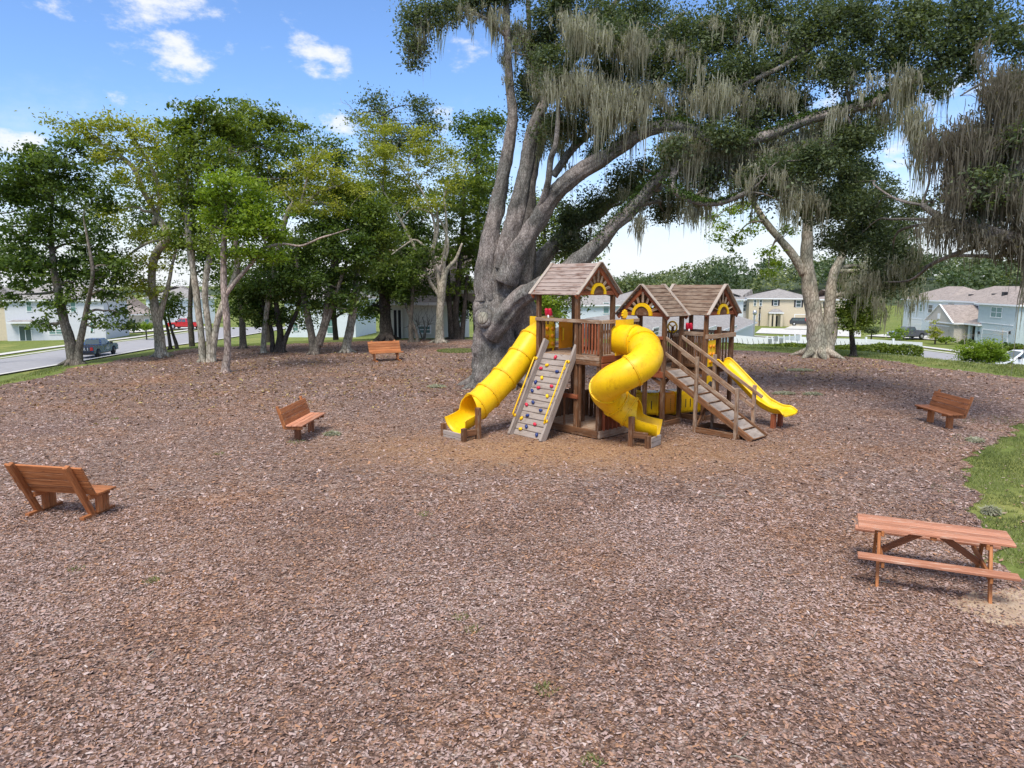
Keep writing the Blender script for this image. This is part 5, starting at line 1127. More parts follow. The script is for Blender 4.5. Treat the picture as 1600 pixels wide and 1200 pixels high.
drape(1450, 1600, 225, 180, 34, 20.5, 1.4); drape(1500, 1600, 240, 190, 62, 20, 2.0); drape(1480, 1600, 290, 290, 60, 19.8, 1.6); drape(1440, 1600, 345, 380, 74, 19.5, 1.0, .5); drape(1550, 1600, 140, 150, 30, 20, 2.0); drape(1585, 1630, 300, 390, 30, 19, 2.0, .5); drape(1530, 1580, 70, 140, 12, 21, 1.1)
hang_moss(an, 'spanish_moss', oak, ob, 34, (.4, 1.25), .0145, .13, 'moss_dark')

# ------------------------------------------------------------------ the playset (local axes: x = u, y = v; root carries the scale)
K = 1.235
ps = root('playset', 'wooden playset with three little roofed towers and yellow slides in the middle of the mulch', 'playset', (1.87 * K, 14.94 * K, 0.02), R(43), K)
PB = lambda name, mb, mat, par=ps: mb.build(name, mat, par)
def rail_panel(p0, p1, z0, z1, n, mat='play', par=ps, w=.035, top='playrail', toph=.075, bottom=True, balmat=None, skip=None):
    """top rail with its balusters"""
    p0, p1 = Vector(p0), Vector(p1)
    r = beam('top_rail', (p0.x, p0.y, z1), (p1.x, p1.y, z1), .055, toph, top, par)
    if bottom: beam('bottom_rail', (p0.x, p0.y, z0 + .03), (p1.x, p1.y, z0 + .03), .05, .07, mat, r)
    for k in range(n):
        t = (k + .5) / n
        if skip and skip[0] < t < skip[1]: continue
        q = p0.lerp(p1, t); post('baluster', q.x, q.y, z0 + .066, z1 - toph / 2, w, balmat or mat, r)
    return r
def deck(x0, x1, y0, y1, z, n, mat='play'):
    d = MB(); d.box(x0, x1, y0, y0 + .05, z - .17, z - .035); d.box(x0, x1, y1 - .05, y1, z - .17, z - .035); d.box(x0, x0 + .05, y0 + .051, y1 - .051, z - .17, z - .035); d.box(x1 - .05, x1, y0 + .051, y1 - .051, z - .17, z - .035)
    d = PB('deck_frame', d, mat)
    for k in range(n):
        a = y0 + (y1 - y0) * (k + .5) / n; beam('deck_board', (x0 - .01, a, z - .017), (x1 + .01, a, z - .017), (y1 - y0) / n - .012, .03, 'playrail', d)
    return d
def roof_ps(cx0, cx1, cy0, cy1, ze, zp, axis, mat, gables):
    """gable roof. ridge along axis ('x' or 'y'); boards lap along the slope"""
    if axis == 'y': mid = (cx0 + cx1) / 2; half = (cx1 - cx0) / 2; a0, a1 = cy0, cy1; ff = lambda a, s, z: (mid + s, a, z)
    else: mid = (cy0 + cy1) / 2; half = (cy1 - cy0) / 2; a0, a1 = cx0, cx1; ff = lambda a, s, z: (a, mid + s, z)
    rr = beam('ridge_beam', ff(a0, 0, zp - .05), ff(a1, 0, zp - .05), .05, .08, 'play', ps); sl = math.hypot(half, zp - ze); nb = 8
    for sg in (-1, 1):
        nrm = Vector(ff(0, sg * (zp - ze), half)) - Vector(ff(0, 0, 0)); nrm.normalize()
        for k in range(nb):
            t = (k + .5) / nb; s_ = half * t; z = zp - (zp - ze) * t
            p = Vector(ff(a0 + .02, sg * s_, z)) ; e = Vector(ff(a1 - .02, sg * s_, z)); lift = nrm * .008
            tl = math.atan2(.016, sl / nb) * sg * (1 if axis == 'x' else -1)
            beam('roof_board', p + lift, e + lift, sl / nb + .004, .02, mat, rr, up=tuple(nrm), bev=.004, roll=tl)
        for a in (a0, a1):
            beam('trim_board', Vector(ff(a, sg * .01, zp + .015)) + nrm * .016, Vector(ff(a, sg * (half + .02), ze + .005)) + nrm * .020, .085, .026, 'trimwood', rr, up=tuple(nrm), bev=.004)
    for (ga, side) in gables:            # decorated gable: ga = position along the axis, side = outward sign
        o_ = side * .012
        gb = beam('gable_tie', ff(ga, -half * .93, ze + .045), ff(ga, half * .93, ze + .045), .03, .09, 'redwood', ps)
        H = zp - ze; L_ = lambda s, z: ff(ga + o_, s, z)
        for sg in (-1, 1):
            beam('rafter', L_(sg * half * .99, ze - .045), L_(0, zp - .075), .035, .10, 'redwood', gb, up=ff(0, sg * H, half))
            # scalloped inner fillet
            q = MB(); pl = []
            for t in np.linspace(0, 1, 9): pl.append((sg * half * (.92 - .74 * t), ze + .09 + (H - .27) * t))
            inner = [(a - sg * (.045 + .035 * math.sin(math.pi * t * 2.2)), b - .015) for (a, b), t in zip(pl, np.linspace(0, 1, 9))]
            q.prism(pl + inner[::-1], .028, (lambda s, z, c, ga=ga, o_=o_, side=side: ff(ga + o_ * .2 + side * (c - .014), s, z))); PB('scalloped_fillet', q, 'redwood', gb)
        q = MB(); q.prism([(-.13, zp - .21), (.13, zp - .21), (0, zp - .04)], .03, lambda s, z, c: ff(ga + side * (c - .01), s, z)); PB('gable_peak', q, 'redwood', gb)
        zb = ze + .02
        for k in range(7):
            an_ = math.pi * (.10 + .80 * k / 6); r0 = .27 if axis == 'x' else .24; r1 = r0 + (H * .34) * (.75 + .45 * math.sin(an_))
            beam('sun_ray', L_(math.cos(an_) * r0, zb + .03 + math.sin(an_) * r0), L_(math.cos(an_) * r1, zb + .03 + math.sin(an_) * r1),   .022, .062, 'playrail', gb, up=ff(0, -math.sin(an_), math.cos(an_)))
        ro, ri = (.29, .21) if axis == 'x' else (.25, .185); arc = [(math.cos(math.pi * k / 16), math.sin(math.pi * k / 16)) for k in range(17)]
        q = MB(); q.prism([(ro * a, zb + ro * b) for a, b in arc] + [(ri * a, zb + ri * b) for a, b in arc[::-1]], .05, lambda s, z, c: ff(ga + side * (c + .005), s, z)); PB('sun_arch', q, 'yellow', gb)
        q = MB(); q.prism([(ri * .99 * a, zb + ri * .99 * b) for a, b in arc], .02, lambda s, z, c: ff(ga + side * (c + .008), s, z)); PB('sun_disc', q, 'play', gb)
    return rr
ZD, ZT = 1.77, 1.31
# --- tower 1
deck(0, 1.2, 0, 1.83, ZD, 14)
for x, y, z1 in [(0, 0, 2.56), (1.2, 0, 2.56), (0, .645, 3.08), (1.2, .645, 3.08), (0, 1.83, 3.08), (1.2, 1.83, 3.08)]:
    post('post', x, y, -.1, z1, .095, 'play', ps)
post('post', -.01, .54, -.1, ZD + .7, .055, 'play', ps); post('post', 0.03, 1.70, ZD - .1, ZD + .75, .06, 'play', ps)
roof_ps(-.13, 1.33, .52, 1.98, 3.08, 3.78, 'y', 'roofwood', [(.60, -1), (1.92, 1)])
r1 = rail_panel((-.05, -.05, 0), (-.05, 1.88, 0), ZD, 2.53, 22, skip=(.29, 1.0), bottom=False, balmat='redwood'); beam('bottom_rail', (-.05, -.04, ZD - .02), (-.05, .62, ZD - .02), .05, .10, 'playrail', r1); beam('rim_joist', (-.052, -.05, ZD - .13), (-.052, .62, ZD - .13), .05, .10, 'play', r1)
r2 = rail_panel((-.02, -.05, 0), (1.26, -.05, 0), ZD, 2.53, 15, skip=(.25, .76), bottom=False)
beam('rim_joist', (0, -.052, ZD - .04), (1.2, -.052, ZD - .04), .05, .14, 'redwood', r2); beam('rim_joist', (0, -.054, ZD - .20), (1.2, -.054, ZD - .20), .05, .14, 'redwood', r2)
rail_panel((1.25, 0, 0), (1.25, .6, 0), ZD, 2.45, 7); rail_panel((1.25, 1.1, 0), (1.25, 1.8, 0), ZD, 2.45, 8)
# back face with play panel and tube entry
q = MB(); q.box(.16, .50, 1.80, 1.825, ZD + .06, ZD + .62); pn = PB('play_panel', q, 'yellow')
for k in range(3):
    for j in range(2):
        q = MB(); q.tube([(.24 + j * .18, 1.775, ZD + .16 + k * .18), (.24 + j * .18, 1.80, ZD + .16 + k * .18)], .05, 10); PB('game_disc', q, 'orange', pn)
q = MB(); q.box(.66, 1.12, 1.795, 1.825, ZD + .03, ZD + .70); dn = PB('entry_panel', q, 'orange')
q = MB(); q.tube([(.72, 1.79, ZD + .22), (.72, 1.73, ZD + .25), (.72, 1.73, ZD + .5), (.72, 1.79, ZD + .53)], .018, 6); PB('grab_handle', q, 'yellow', dn)
rail_panel((0, 1.85, 0), (.64, 1.85, 0), ZD, 2.50, 3)
q = MB(); q.box(.44, .47, 1.80, 2.58, ZD - .02, 2.55); PB('slide_panel', q, 'yellow')
deck(.46, 1.2, 1.88, 2.52, ZD, 5)
for x in (.52, 1.16): post('post', x, 2.48, -.1, 2.5, .09, 'play', ps)
rail_panel((.5, 2.54, 0), (1.2, 2.54, 0), ZD, 2.5, 8)
# lower house
dk = MB(); dk.box(0, 1.2, 0, 1.83, .10, .165); fl = PB('floor', dk, 'playrail')
for a, b in [((-.05, -.05), (1.25, -.05)), ((-.05, -.02), (-.05, 1.88)), ((1.25, -.02), (1.25, 1.88)), ((-.02, 1.88), (1.22, 1.88))]: beam('base_beam', (*a, .1), (*b, .1), .06, .16, 'playrail' if a[1] < 0 and b[0] > 1 else 'play', fl)
for k in range(12): post('wall_board', 1.21, .10 + k * .143, .17, .80, .134, 'play', fl, .03) 
for k in range(8): post('wall_board', .10 + k * .143, 1.80, .17, .80, .03, 'play', fl, .134)
for k in range(8): post('wall_board', .10 + k * .143, -.02, .17, .98 if k < 2 else .80, .03, 'redwood', fl, .134)
for k in range(2): post('wall_board', .09 + k * .14, -.022, .98, 1.52, .03, 'redwood', fl, .1)
beam('counter', (-.04, .56, .86), (-.04, 1.3, .86), .10, .09, 'redwood', fl); post('post', -.03, .60, .16, .84, .05, 'play', fl); post('post', -.03, .98, .16, .84, .04, 'play', fl)
post('post', .62, 1.0, .1, ZD - .15, .07, 'play', ps)
# --- climbing wall
cl = root('climbing_wall', '', ''); 
for k_ in ('label', 'category'): 
    if k_ in cl: del cl[k_]
cl.parent = ps
xt, xb = -.03, -1.00; y0, y1 = .70, 1.62
sd_ = Vector((xb - xt, 0, -ZD)); SL = sd_.length; sd_.normalize(); nr = Vector((-ZD, 0, -(xb - xt))); nr.normalize(); 
if nr.z < 0: nr = -nr
for k in range(14):
    t = (k + .5) / 14 * SL; p = Vector((xt, 0, ZD - .01)) + sd_ * t
    beam('climbing_board', (p.x, y0, p.z), (p.x, y1, p.z), SL / 14 - .010, .035, 'greyboard', cl, up=tuple(nr), bev=.012)
for y in (y0 - .035, y1 + .035):
    a = Vector((xt, y, ZD)) - sd_ * .30 + nr * .05; b = Vector((xt, y, ZD)) + sd_ * (SL + .05) + nr * .05
    st = beam('stringer', a, b, .065, .17, 'greyboard', cl, up=tuple(nr), bev=.012)
    sg = -1 if y < 1 else 1
    g0 = Vector((xt, y, ZD)) + sd_ * .22 + nr * .14; g1 = Vector((xt, y, ZD)) + sd_ * 1.62 + nr * .14; off = nr * .07
    q = MB(); q.tube([g0, g0 + off, g0 + off + sd_ * .03, g1 + off - sd_ * .03, g1 + off, g1], .017, 7); PB('grab_bar', q, 'yellow', st)
    for g in (g0, g1): q = MB(); q.tube([g - nr * .01, g + nr * .02], .04, 8); PB('bar_foot', q, 'yellow', st)
def hold(u, v, col, sd):      # u across 0..1 , v down 0..1
    p = Vector((xt, y1 + (y0 - y1) * u, ZD)) + sd_ * (v * SL) + nr * .02
    rr = random.Random(sd); q = MB(); t2 = Vector((0, 1, 0)); n = 8; lay = [(.042, 0), (.045, .02), (.032, .038), (.014, .045)]
    vs = []
    ph = rr.random() * 6
    for rad, h in lay:
        for k in range(n): a = 2 * math.pi * k / n; r_ = rad * (1 + .22 * math.sin(2 * a + ph)); vs.append(p + nr * h + (t2 * math.cos(a) + sd_ * math.sin(a)) * r_)
    q.add(vs, [(i * n + k, i * n + (k + 1) % n, (i + 1) * n + (k + 1) % n, (i + 1) * n + k) for i in range(3) for k in range(n)] + [tuple(range(n))[::-1], tuple(range(3 * n, 4 * n))], True); PB('climbing_hold', q, col, cl)
for i, (u, v, c) in enumerate([(.46, .05, 'red'), (.28, .155, 'yellow'), (.92, .17, 'yellow'), (.12, .20, 'red'), (.68, .215, 'blue'), (.27, .31, 'yellow'), (.12, .37, 'blue'), (.68, .39, 'red'), (.28, .43, 'red'), (.11, .475, 'blue'), (.66, .51, 'yellow'), (.28, .605, 'blue'), (.10, .645, 'red'), (.62, .68, 'blue'), (.26, .765, 'blue'), (.10, .81, 'yellow'), (.60, .845, 'red'), (.36, .89, 'blue'), (.20, .93, 'yellow'), (.78, .955, 'blue'), (.9, .80, 'yellow')]): hold(u, v, c, i)
# --- towers 2 and 3
deck(2.14, 2.82, -.14, 1.06, ZT, 9); deck(3.42, 4.62, -.44, .76, ZT, 9); deck(2.83, 3.41, .16, 1.06, ZT, 7); deck(1.27, 2.13, .25, 1.0, (ZD + ZT) / 2 - .03, 6)
for x, y, z0, z1 in [(2.14, -.14, -.1, 2.58), (2.82, -.14, -.1, 2.58), (2.14, 1.06, -.1, 2.58), (2.82, 1.06, -.1, 2.58), (3.42, -.44, -.1, 2.58), (4.62, -.44, -.1, 2.58), (3.42, .76, -.1, 2.58), (4.62, .76, -.1, 2.58), (2.2, .42, -.1, 2.2), (1.95, .75, -.1, 2.2), (3.98, -.46, -.1, 2.28)]:
    post('post', x, y, z0, z1, .09, 'play', ps)
post('post', 4.0, -.40, ZT, 2.2, .08, 'redwood', ps, .13)
roof_ps(2.02, 2.90, -.28, 1.20, 2.57, 3.29, 'x', 'roofwood2', [(2.10, -1), (2.84, 1)])
roof_ps(3.30, 4.74, -.57, .92, 2.57, 3.29, 'y', 'roofwood2', [(-.49, -1), (.86, 1)])
# tower 2: red boarded front, balusters
bd = beam('top_rail', (2.10, -.14, 2.08), (2.10, .30, 2.08), .05, .08, 'redwood', ps)
for k in range(4): post('wall_board', 2.105, -.05 + k * .105, ZT - .02, 2.04, .098, 'redwood', bd, .03)
rail_panel((2.10, .35, 0), (2.10, 1.0, 0), ZT, 2.05, 7); beam('rim_joist', (2.10, -.16, ZT - .09), (2.10, 1.1, ZT - .09), .05, .15, 'redwood', ps)
rail_panel((2.86, .12, 0), (3.40, .12, 0), ZT, 2.10, 7); rail_panel((3.38, -.40, 0), (3.38, .12, 0), ZT, 2.12, 9, toph=.10); rail_panel((2.84, 1.08, 0), (3.40, 1.08, 0), ZT, 2.1, 7)
rail_panel((4.66, -.40, 0), (4.66, .74, 0), ZT, 2.1, 13); rail_panel((3.46, .80, 0), (4.6, .80, 0), ZT, 2.1, 13)
rail_panel((1.28, .22, 0), (2.12, .22, 0), 1.52, 2.2, 9); rail_panel((1.28, 1.03, 0), (2.12, 1.03, 0), 1.52, 2.2, 9)
beam('top_rail', (3.36, -.49, 2.06), (4.70, -.49, 2.06), .055, .11, 'playrail', ps)
q = MB(); q.box(3.48, 3.80, -.485, -.46, ZT + .02, ZT + .66); pn = PB('play_panel', q, 'yellow')
for k in range(3):
    for j in range(2): q = MB(); q.tube([(3.57 + j * .14, -.51, ZT + .13 + k * .19), (3.57 + j * .14, -.486, ZT + .13 + k * .19)], .045, 10); PB('game_disc', q, 'orange', pn)
q = MB(); q.box(3.5, 3.8, -.46, -.43, .62, 1.1); pn = PB('play_panel', q, 'yellow')
q = MB(); q.tube([(3.65, -.49, .86), (3.65, -.462, .86)], .1, 12); PB('game_disc', q, 'dark', pn)
# base frames and braces
for a, b in [((2.14, -.2), (2.82, -.2)), ((2.08, -.14), (2.08, 1.06)), ((3.42, -.5), (4.62, -.5)), ((3.36, -.44), (3.36, .76)), ((4.68, -.44), (4.68, .76)), ((2.88, -.14), (2.88, 1.06))]: beam('base_beam', (*a, .06), (*b, .06), .055, .13, 'play', ps)
for a, b in [((2.14, -.08, 1.0), (2.14, .25, ZT - .12)), ((2.2, -.14, 1.0), (2.44, -.14, ZT - .12)), ((2.76, -.14, 1.0), (2.55, -.14, ZT - .12)), ((2.14, 1.0, .2), (2.14, .5, ZT - .15)), ((3.42, -.38, 1.0), (3.42, -.1, ZT - .12)), ((1.25, 1.0, .2), (1.95, .75, 1.4))]: beam('brace', a, b, .04, .075, 'play', ps)
# --- cleated ramp with handrails
rp = beam('stringer', (2.17, -.16, ZT - .03), (2.17, -2.42, .02), .045, .13, 'play', ps, up=(0, -1.31, 2.25))
beam('stringer', (2.79, -.16, ZT - .03), (2.79, -2.42, .02), .045, .13, 'play', rp, up=(0, -1.31, 2.25))
rd = Vector((0, -2.26, -ZT + .02)); RL = rd.length; rd.normalize(); rn = Vector((0, -ZT, 2.26)).normalized()
for k in range(8):
    p = Vector((2.48, -.16, ZT)) + rd * (RL * (k + .5) / 8); hh = RL / 8 - .035
    beam('ramp_board', p - Vector((.29, 0, 0)), p + Vector((.29, 0, 0)), hh, .03, 'greyboard', rp, up=tuple(rn))
    p2 = Vector((2.48, -.16, ZT)) + rd * (RL * (k + 1) / 8 - .01); beam('cleat', p2 - Vector((.285, 0, 0)) + rn * .022, p2 + Vector((.285, 0, 0)) + rn * .022, .028, .03, 'play', rp, up=tuple(rn))
for x in (2.11, 2.85):
    for s_, zt, zb in ((-1.05, 1.72, -.05), (-2.06, 1.12, -.05)): post('post', x, s_, zb, zt, .07, 'playrail', ps)
    for dz, l in ((.78, 1.0), (.42, .93)):
        a = Vector((x + (.05 if x < 2.5 else -.05), -.16, ZT + dz)); b = a + rd * RL * (l if x < 2.5 or dz < .5 else 1.02) * .92; beam('handrail', a, b, .035, .075, 'playrail', ps, up=tuple(rn))
beam('base_beam', (2.11, -1.0, .07), (2.11, -2.1, .07), .045, .12, 'play', ps); beam('base_beam', (2.85, -1.0, .07), (2.85, -2.1, .07), .045, .12, 'play', ps); beam('base_beam', (2.14, -1.0, .075), (2.82, -1.0, .075), .045, .12, 'play', ps); beam('base_beam', (2.14, -2.1, .075), (2.82, -2.1, .075), .045, .12, 'play', ps)
beam('cross_brace', (2.16, -1.05, .1), (2.80, -1.05, .78), .035, .07, 'play', ps)

# --- tubes
def ring_frames(pts):
    pts = [Vector(p) for p in pts]; m = len(pts); fr = []; t = (pts[1] - pts[0]).normalized(); side = t.cross(Vector((0, 0, 1))).normalized()
    for i, p in enumerate(pts):
        t2 = (pts[min(i + 1, m - 1)] - pts[max(i - 1, 0)]).normalized(); side = t2.cross(Vector((0, 0, 1))).normalized(); fr.append((p, t2, side, side.cross(t2)))
    return fr
def shell(q, fr, rads, a0=0, a1=2 * math.pi, n=28, th=.018):
    closed = abs(a1 - a0 - 2 * math.pi) < 1e-4; cnt = n if closed else n + 1; vs = []
    for inner in (0, 1):
        for (p, t, s, u), r in zip(fr, rads):
            rr, b0, b1 = r if isinstance(r, tuple) else (r, a0, a1)
            for k in range(cnt):
                a = b0 + (b1 - b0) * k / n; vs.append(p + (s * math.cos(a) + u * math.sin(a)) * (rr - th * inner))
    m = len(fr); N = m * cnt; fs = []; kk = range(cnt) if closed else range(cnt - 1)
    for i in range(m - 1):
        for k in kk:
            k2 = (k + 1) % cnt; fs.append((i * cnt + k, i * cnt + k2, (i + 1) * cnt + k2, (i + 1) * cnt + k)); fs.append((N + i * cnt + k, N + (i + 1) * cnt + k, N + (i + 1) * cnt + k2, N + i * cnt + k2))
    for i in (0, m - 1):
        for k in kk: k2 = (k + 1) % cnt; fs.append((i * cnt + k, N + i * cnt + k, N + i * cnt + k2, i * cnt + k2))
    if not closed:
        for k in (0, cnt - 1):
            for i in range(m - 1): fs.append((i * cnt + k, (i + 1) * cnt + k, N + (i + 1) * cnt + k, N + i * cnt + k))
    q.add(vs, fs, True)
def smooth_mesh(o):
    me = o.data
    me.set_sharp_from_angle(angle=R(40))
def tube_slide(name, ctrl, joints, R0, scoop_from, rflange=.025):
    c = cat([tuple(p) for p in ctrl], 10); fr = ring_frames(c); m = len(fr)
    J = [0] + [int(j * (m - 1)) for j in joints]; sf = int(scoop_from * (m - 1)); J = [j for j in J if j < sf] + [sf]
    first = None; par = ps
    for a, b in zip(J, J[1:]):
        q = MB(); shell(q, fr[a:b + 1], [R0] * (b - a + 1)); s_ = PB(name if first is None else 'tube_section', q, 'yellow', ps if first is None else first); smooth_mesh(s_)
        if first is None: first = s_
    for j in J[1:]:
        p, t, s, u = fr[j]; q = MB(); f = [(p - t * .026, t, s, u), (p - t * .004, t, s, u)]; shell(q, f, [R0 + rflange] * 2, th=rflange + .004); smooth_mesh(PB('flange', q, 'yellow', first))
        q = MB(); f = [(p - t * .0035, t, s, u), (p + t * .0035, t, s, u)]; shell(q, f, [R0 + rflange - .004] * 2, th=rflange); smooth_mesh(PB('seam', q, 'yellow_seam', first))
        q = MB(); f = [(p + t * .004, t, s, u), (p + t * .022, t, s, u)]; shell(q, f, [R0 + rflange] * 2, th=rflange + .004); smooth_mesh(PB('flange', q, 'yellow', first))
        for k in range(8):
            a = math.pi * (k + .5) / 4; pp = p + (s * math.cos(a) + u * math.sin(a)) * (R0 + .006); q = MB(); q.tube([pp - t * .04, pp + t * .04], .009, 6); PB('bolt', q, 'yellow_seam', first)
    # scoop: lower part of the tube opens out into a lip
    rads = []; F_ = fr[sf:]; M_ = len(F_)
    for i in range(M_):
        t = i / (M_ - 1); open_ = min(1, t / .35); half = math.pi * .98 * (1 - open_) + math.pi * (.53 - .05 * t) * open_; r = R0 * (1.0 + .10 * t * t + (.05 if t > .93 else 0))
        rads.append((r, -math.pi / 2 - half, -math.pi / 2 + half))
    q = MB(); shell(q, F_, rads, 0, 1, 26, .022); smooth_mesh(PB('exit_scoop', q, 'yellow', first))
    return first, fr
# straight tube: leaves the back face, turns and runs down beside the climbing wall
tube1, fr1 = tube_slide('tube_slide', [(.42, 2.19, 2.13), (.13, 2.19, 1.99), (-.237, 2.19, 1.62), (-.774, 2.19, 1.17), (-1.31, 2.19, .81), (-1.645, 2.19, .62), (-1.92, 2.19, .50), (-2.22, 2.19, .44)], [.143, .286, .43, .57], .32, .70)
for x, y, z in ((-2.28, 1.80, .16), (-1.88, 1.80, .56), (-2.24, 2.56, .16), (-1.88, 2.56, .45)): post('support_post', x, y, -.1, z + .12, .10, 'play', tube1, .10)
beam('support_board', (-2.22, 1.80, .16), (-1.94, 1.80, .16), .05, .13, 'play', tube1)
for k in range(2): beam('support_board', (-2.28, 1.86, .0 + k * .10), (-2.28, 2.50, .0 + k * .10), .05, .095, 'greyboard', tube1, up=(0, 0, 1))
# spiral tube: out of the front right face, turning back under itself
def W2L(X, Y): dx, dy = X - 1.87, Y - 14.94; return (dx * .7314 + dy * .682, -dx * .682 + dy * .7314)
sp_pts = [(*W2L(2.32, 15.37), 2.13), (*W2L(2.53, 15.14), 2.13), (*W2L(2.74, 14.88), 2.10)]
cx, cy, r0 = 2.345, 14.34, .415
for k, (ang, z) in enumerate([(22, 2.02), (-12, 1.90), (-50, 1.75), (-90, 1.59), (-130, 1.43), (-165, 1.27), (-200, 1.10), (-235, .93), (-262, .78)]):
    rr = r0 if k < 7 else r0 - .02; sp_pts.append((*W2L(cx + rr * math.cos(R(ang)), cy + (rr) * math.sin(R(ang))), z))
sp_pts += [(*W2L(2.55, 14.66), .62), (*W2L(2.80, 14.56), .52), (*W2L(3.10, 14.45), .48)]
q = MB(); q.box(.42, 1.02, -.10, -.072, ZD + .02, 2.56); plate = PB('slide_panel', q, 'yellow')
q = MB(); n = 10; q.prism([((.10 if k % 2 else .072) * math.cos(math.pi * k / n), (.10 if k % 2 else .072) * math.sin(math.pi * k / n)) for k in range(2 * n)], .04, lambda a, z, c: (.72 + a, -.10 + c, 2.68 + z)); PB('sun_emblem', q, 'yellow', plate)
spiral, fr2_ = tube_slide('spiral_slide', sp_pts, [.10, .20, .42, .60, .76], .325, .845)
for (X, Yw, z) in ((2.47, 14.27, .62), (2.78, 14.08, .26), (2.95, 14.8, .3)):
    x, y = W2L(X, Yw); post('support_post', x, y, -.1, z, .10, 'play', spiral)
x0, y0_ = W2L(2.50, 14.25); x1, y1_ = W2L(2.78, 14.10); beam('support_board', (x0, y0_, .25), (x1, y1_, .25), .05, .13, 'play', spiral)
x0, y0_ = W2L(2.84, 14.08); x1, y1_ = W2L(3.10, 14.42)
for k in range(2): beam('support_board', (x0, y0_, .06 + k * .105), (x1, y1_, .06 + k * .105), .05, .10, 'greyboard', spiral)
# open slide from tower 3
q = MB(); path = [(0, ZT + .03, .27, .10), (.12, ZT + .02, .27, .16), (.30, ZT - .09, .27, .17), (1.12, .55, .27, .16), (1.36, .42, .27, .15), (1.58, .37, .28, .12), (1.76, .39, .31, .09), (1.90, .34, .35, .04)]
pc = cat(path, 5); vs = []; m = len(pc); cs = []
for (s_, z, w, h) in pc:
    for a in np.linspace(-1, 1, 15):
        e = abs(a); prof = h * (max(0, e - .62) / .38) ** 1.6; cs.append((4.02 + a * w, -.46 - s_, z + prof))
for dz in (0, -.03):
    vs += [(x, y, z + dz) for x, y, z in cs]
N = len(cs); fs = []
for i in range(m - 1):
    for k in range(14):
        fs.append((i * 15 + k, i * 15 + k + 1, (i + 1) * 15 + k + 1, (i + 1) * 15 + k)); fs.append((N + i * 15 + k, N + (i + 1) * 15 + k, N + (i + 1) * 15 + k + 1, N + i * 15 + k + 1))
    for k in (0, 14): fs.append((i * 15 + k, (i + 1) * 15 + k, N + (i + 1) * 15 + k, N + i * 15 + k))
for i in (0, m - 1):
    for k in range(14): fs.append((i * 15 + k, N + i * 15 + k, N + i * 15 + k + 1, i * 15 + k + 1))
q.add(vs, fs, True); osl = PB('open_slide', q, 'yellow'); smooth_mesh(osl)
for sg in (-1, 1):
    q = MB(); q.tube([(4.02 + sg * w * 1.0, -.46 - s_, z + h) for s_, z, w, h in pc], .022, 8); PB('slide_rim', q, 'yellow', osl)
    post('support_post', 4.02 + sg * .17, -.46 - 1.58, -.1, .33, .10, 'redwood', osl)
# crawl tunnel
tn = [W2L(2.95, 17.55), W2L(3.35, 17.42), W2L(3.66, 17.36), W2L(3.95, 17.52), W2L(4.25, 17.75), W2L(4.62, 17.85), W2L(4.85, 18.1)]
def rrect(w, z0, z1, r=.09, n=3):
    out = []
    for cx_, cz, a0 in ((w - r, z1 - r, 0), (-w + r, z1 - r, 90), (-w + r, z0 + r, 180), (w - r, z0 + r, 270)):
        for k in range(n + 1): a = R(a0 + 90 * k / n); out.append((cx_ + r * math.cos(a), cz + r * math.sin(a)))
    return out
def tunnel(a, b, mat='yellow', par=ps, g=1.0, nm='crawl_tunnel', zz=(.10, .66)):
    a, b = Vector((*a, 0)), Vector((*b, 0)); t = (b - a).normalized(); s_ = t.cross(Vector((0, 0, 1))); pr = rrect(.30 * g, *zz); q = MB(); n = len(pr)
    q.add([p + s_ * x + Vector((0, 0, z)) for p in (a, b) for x, z in pr], [(k, (k + 1) % n, n + (k + 1) % n, n + k) for k in range(n)] + [tuple(range(n))[::-1], tuple(range(n, 2 * n))], True); o_ = PB(nm, q, mat, par); smooth_mesh(o_); return o_, a, b, t, s_
for i, (a, b, c, g) in enumerate([(tn[0], tn[2], 'yellow', 1), (tn[2], tn[3], 'orange', .93), (tn[3], tn[5], 'yellow', 1), (tn[5], tn[6], 'yellow', .95)]):  # orange section: shade inside the opening, painted as colour
    o_, A_, B_, t_, s_ = tunnel(a, b, c, ps, g)
    if c == 'yellow':
        for k in range(1, 5):
            p = A_.lerp(B_, k / 5) + s_ * (.3 * g + .002); beam('vent_slot', p + Vector((0, 0, .26)), p + Vector((0, 0, .47)), .022, .008, 'dark', o_, up=tuple(s_), bev=0)
        for e in (A_, B_): tunnel(tuple((e - t_ * .02).xy), tuple((e + t_ * .02).xy), 'yellow', o_, 1.06, 'flange', (.085, .675))
    else:
        for k in range(6): p = A_.lerp(B_, .45) + s_ * (.28 + .003); q = MB(); c_ = p + Vector((0, 0, .25 + k * .05)); q.tube([c_, c_ + s_ * .006], .012, 6); PB('vent_hole', q, 'dark', o_)
# play accessories
def scope(x, y, z, rz):
    """twin upright viewing barrels"""
    first = None; side = Vector((-math.sin(rz), math.cos(rz), 0)); d = Vector((math.cos(rz) * .35, math.sin(rz) * .35, 1)).normalized()
    for sg in (-1, 1):
        b = Vector((x, y, z)) + side * .043 * sg; q = MB(); q.tube([b - d * .085, b - d * .075, b - d * .02, b + d * .05, b + d * .075, b + d * .08], [.038, .046, .048, .040, .034, .02], 12)
        o_ = PB('telescope' if first is None else 'telescope_barrel', q, 'red', ps if first is None else first); first = first or o_
    q = MB(); q.tube([(x, y, z - .16), (x, y, z - .07)], .02, 8); PB('stand', q, 'white', first)
scope(-.03, 1.50, 2.70, R(200)); scope(3.40, .02, 2.30, R(200))
q = MB()
c_ = [Vector((3.1, .30 + .0, 2.28)) + Vector((0, math.cos(a) * .13, math.sin(a) * .13)) for a in np.linspace(0, 2 * math.pi, 17)]; q.tube(c_, .022, 6, False); wh = PB('steering_wheel', q, 'yellow')
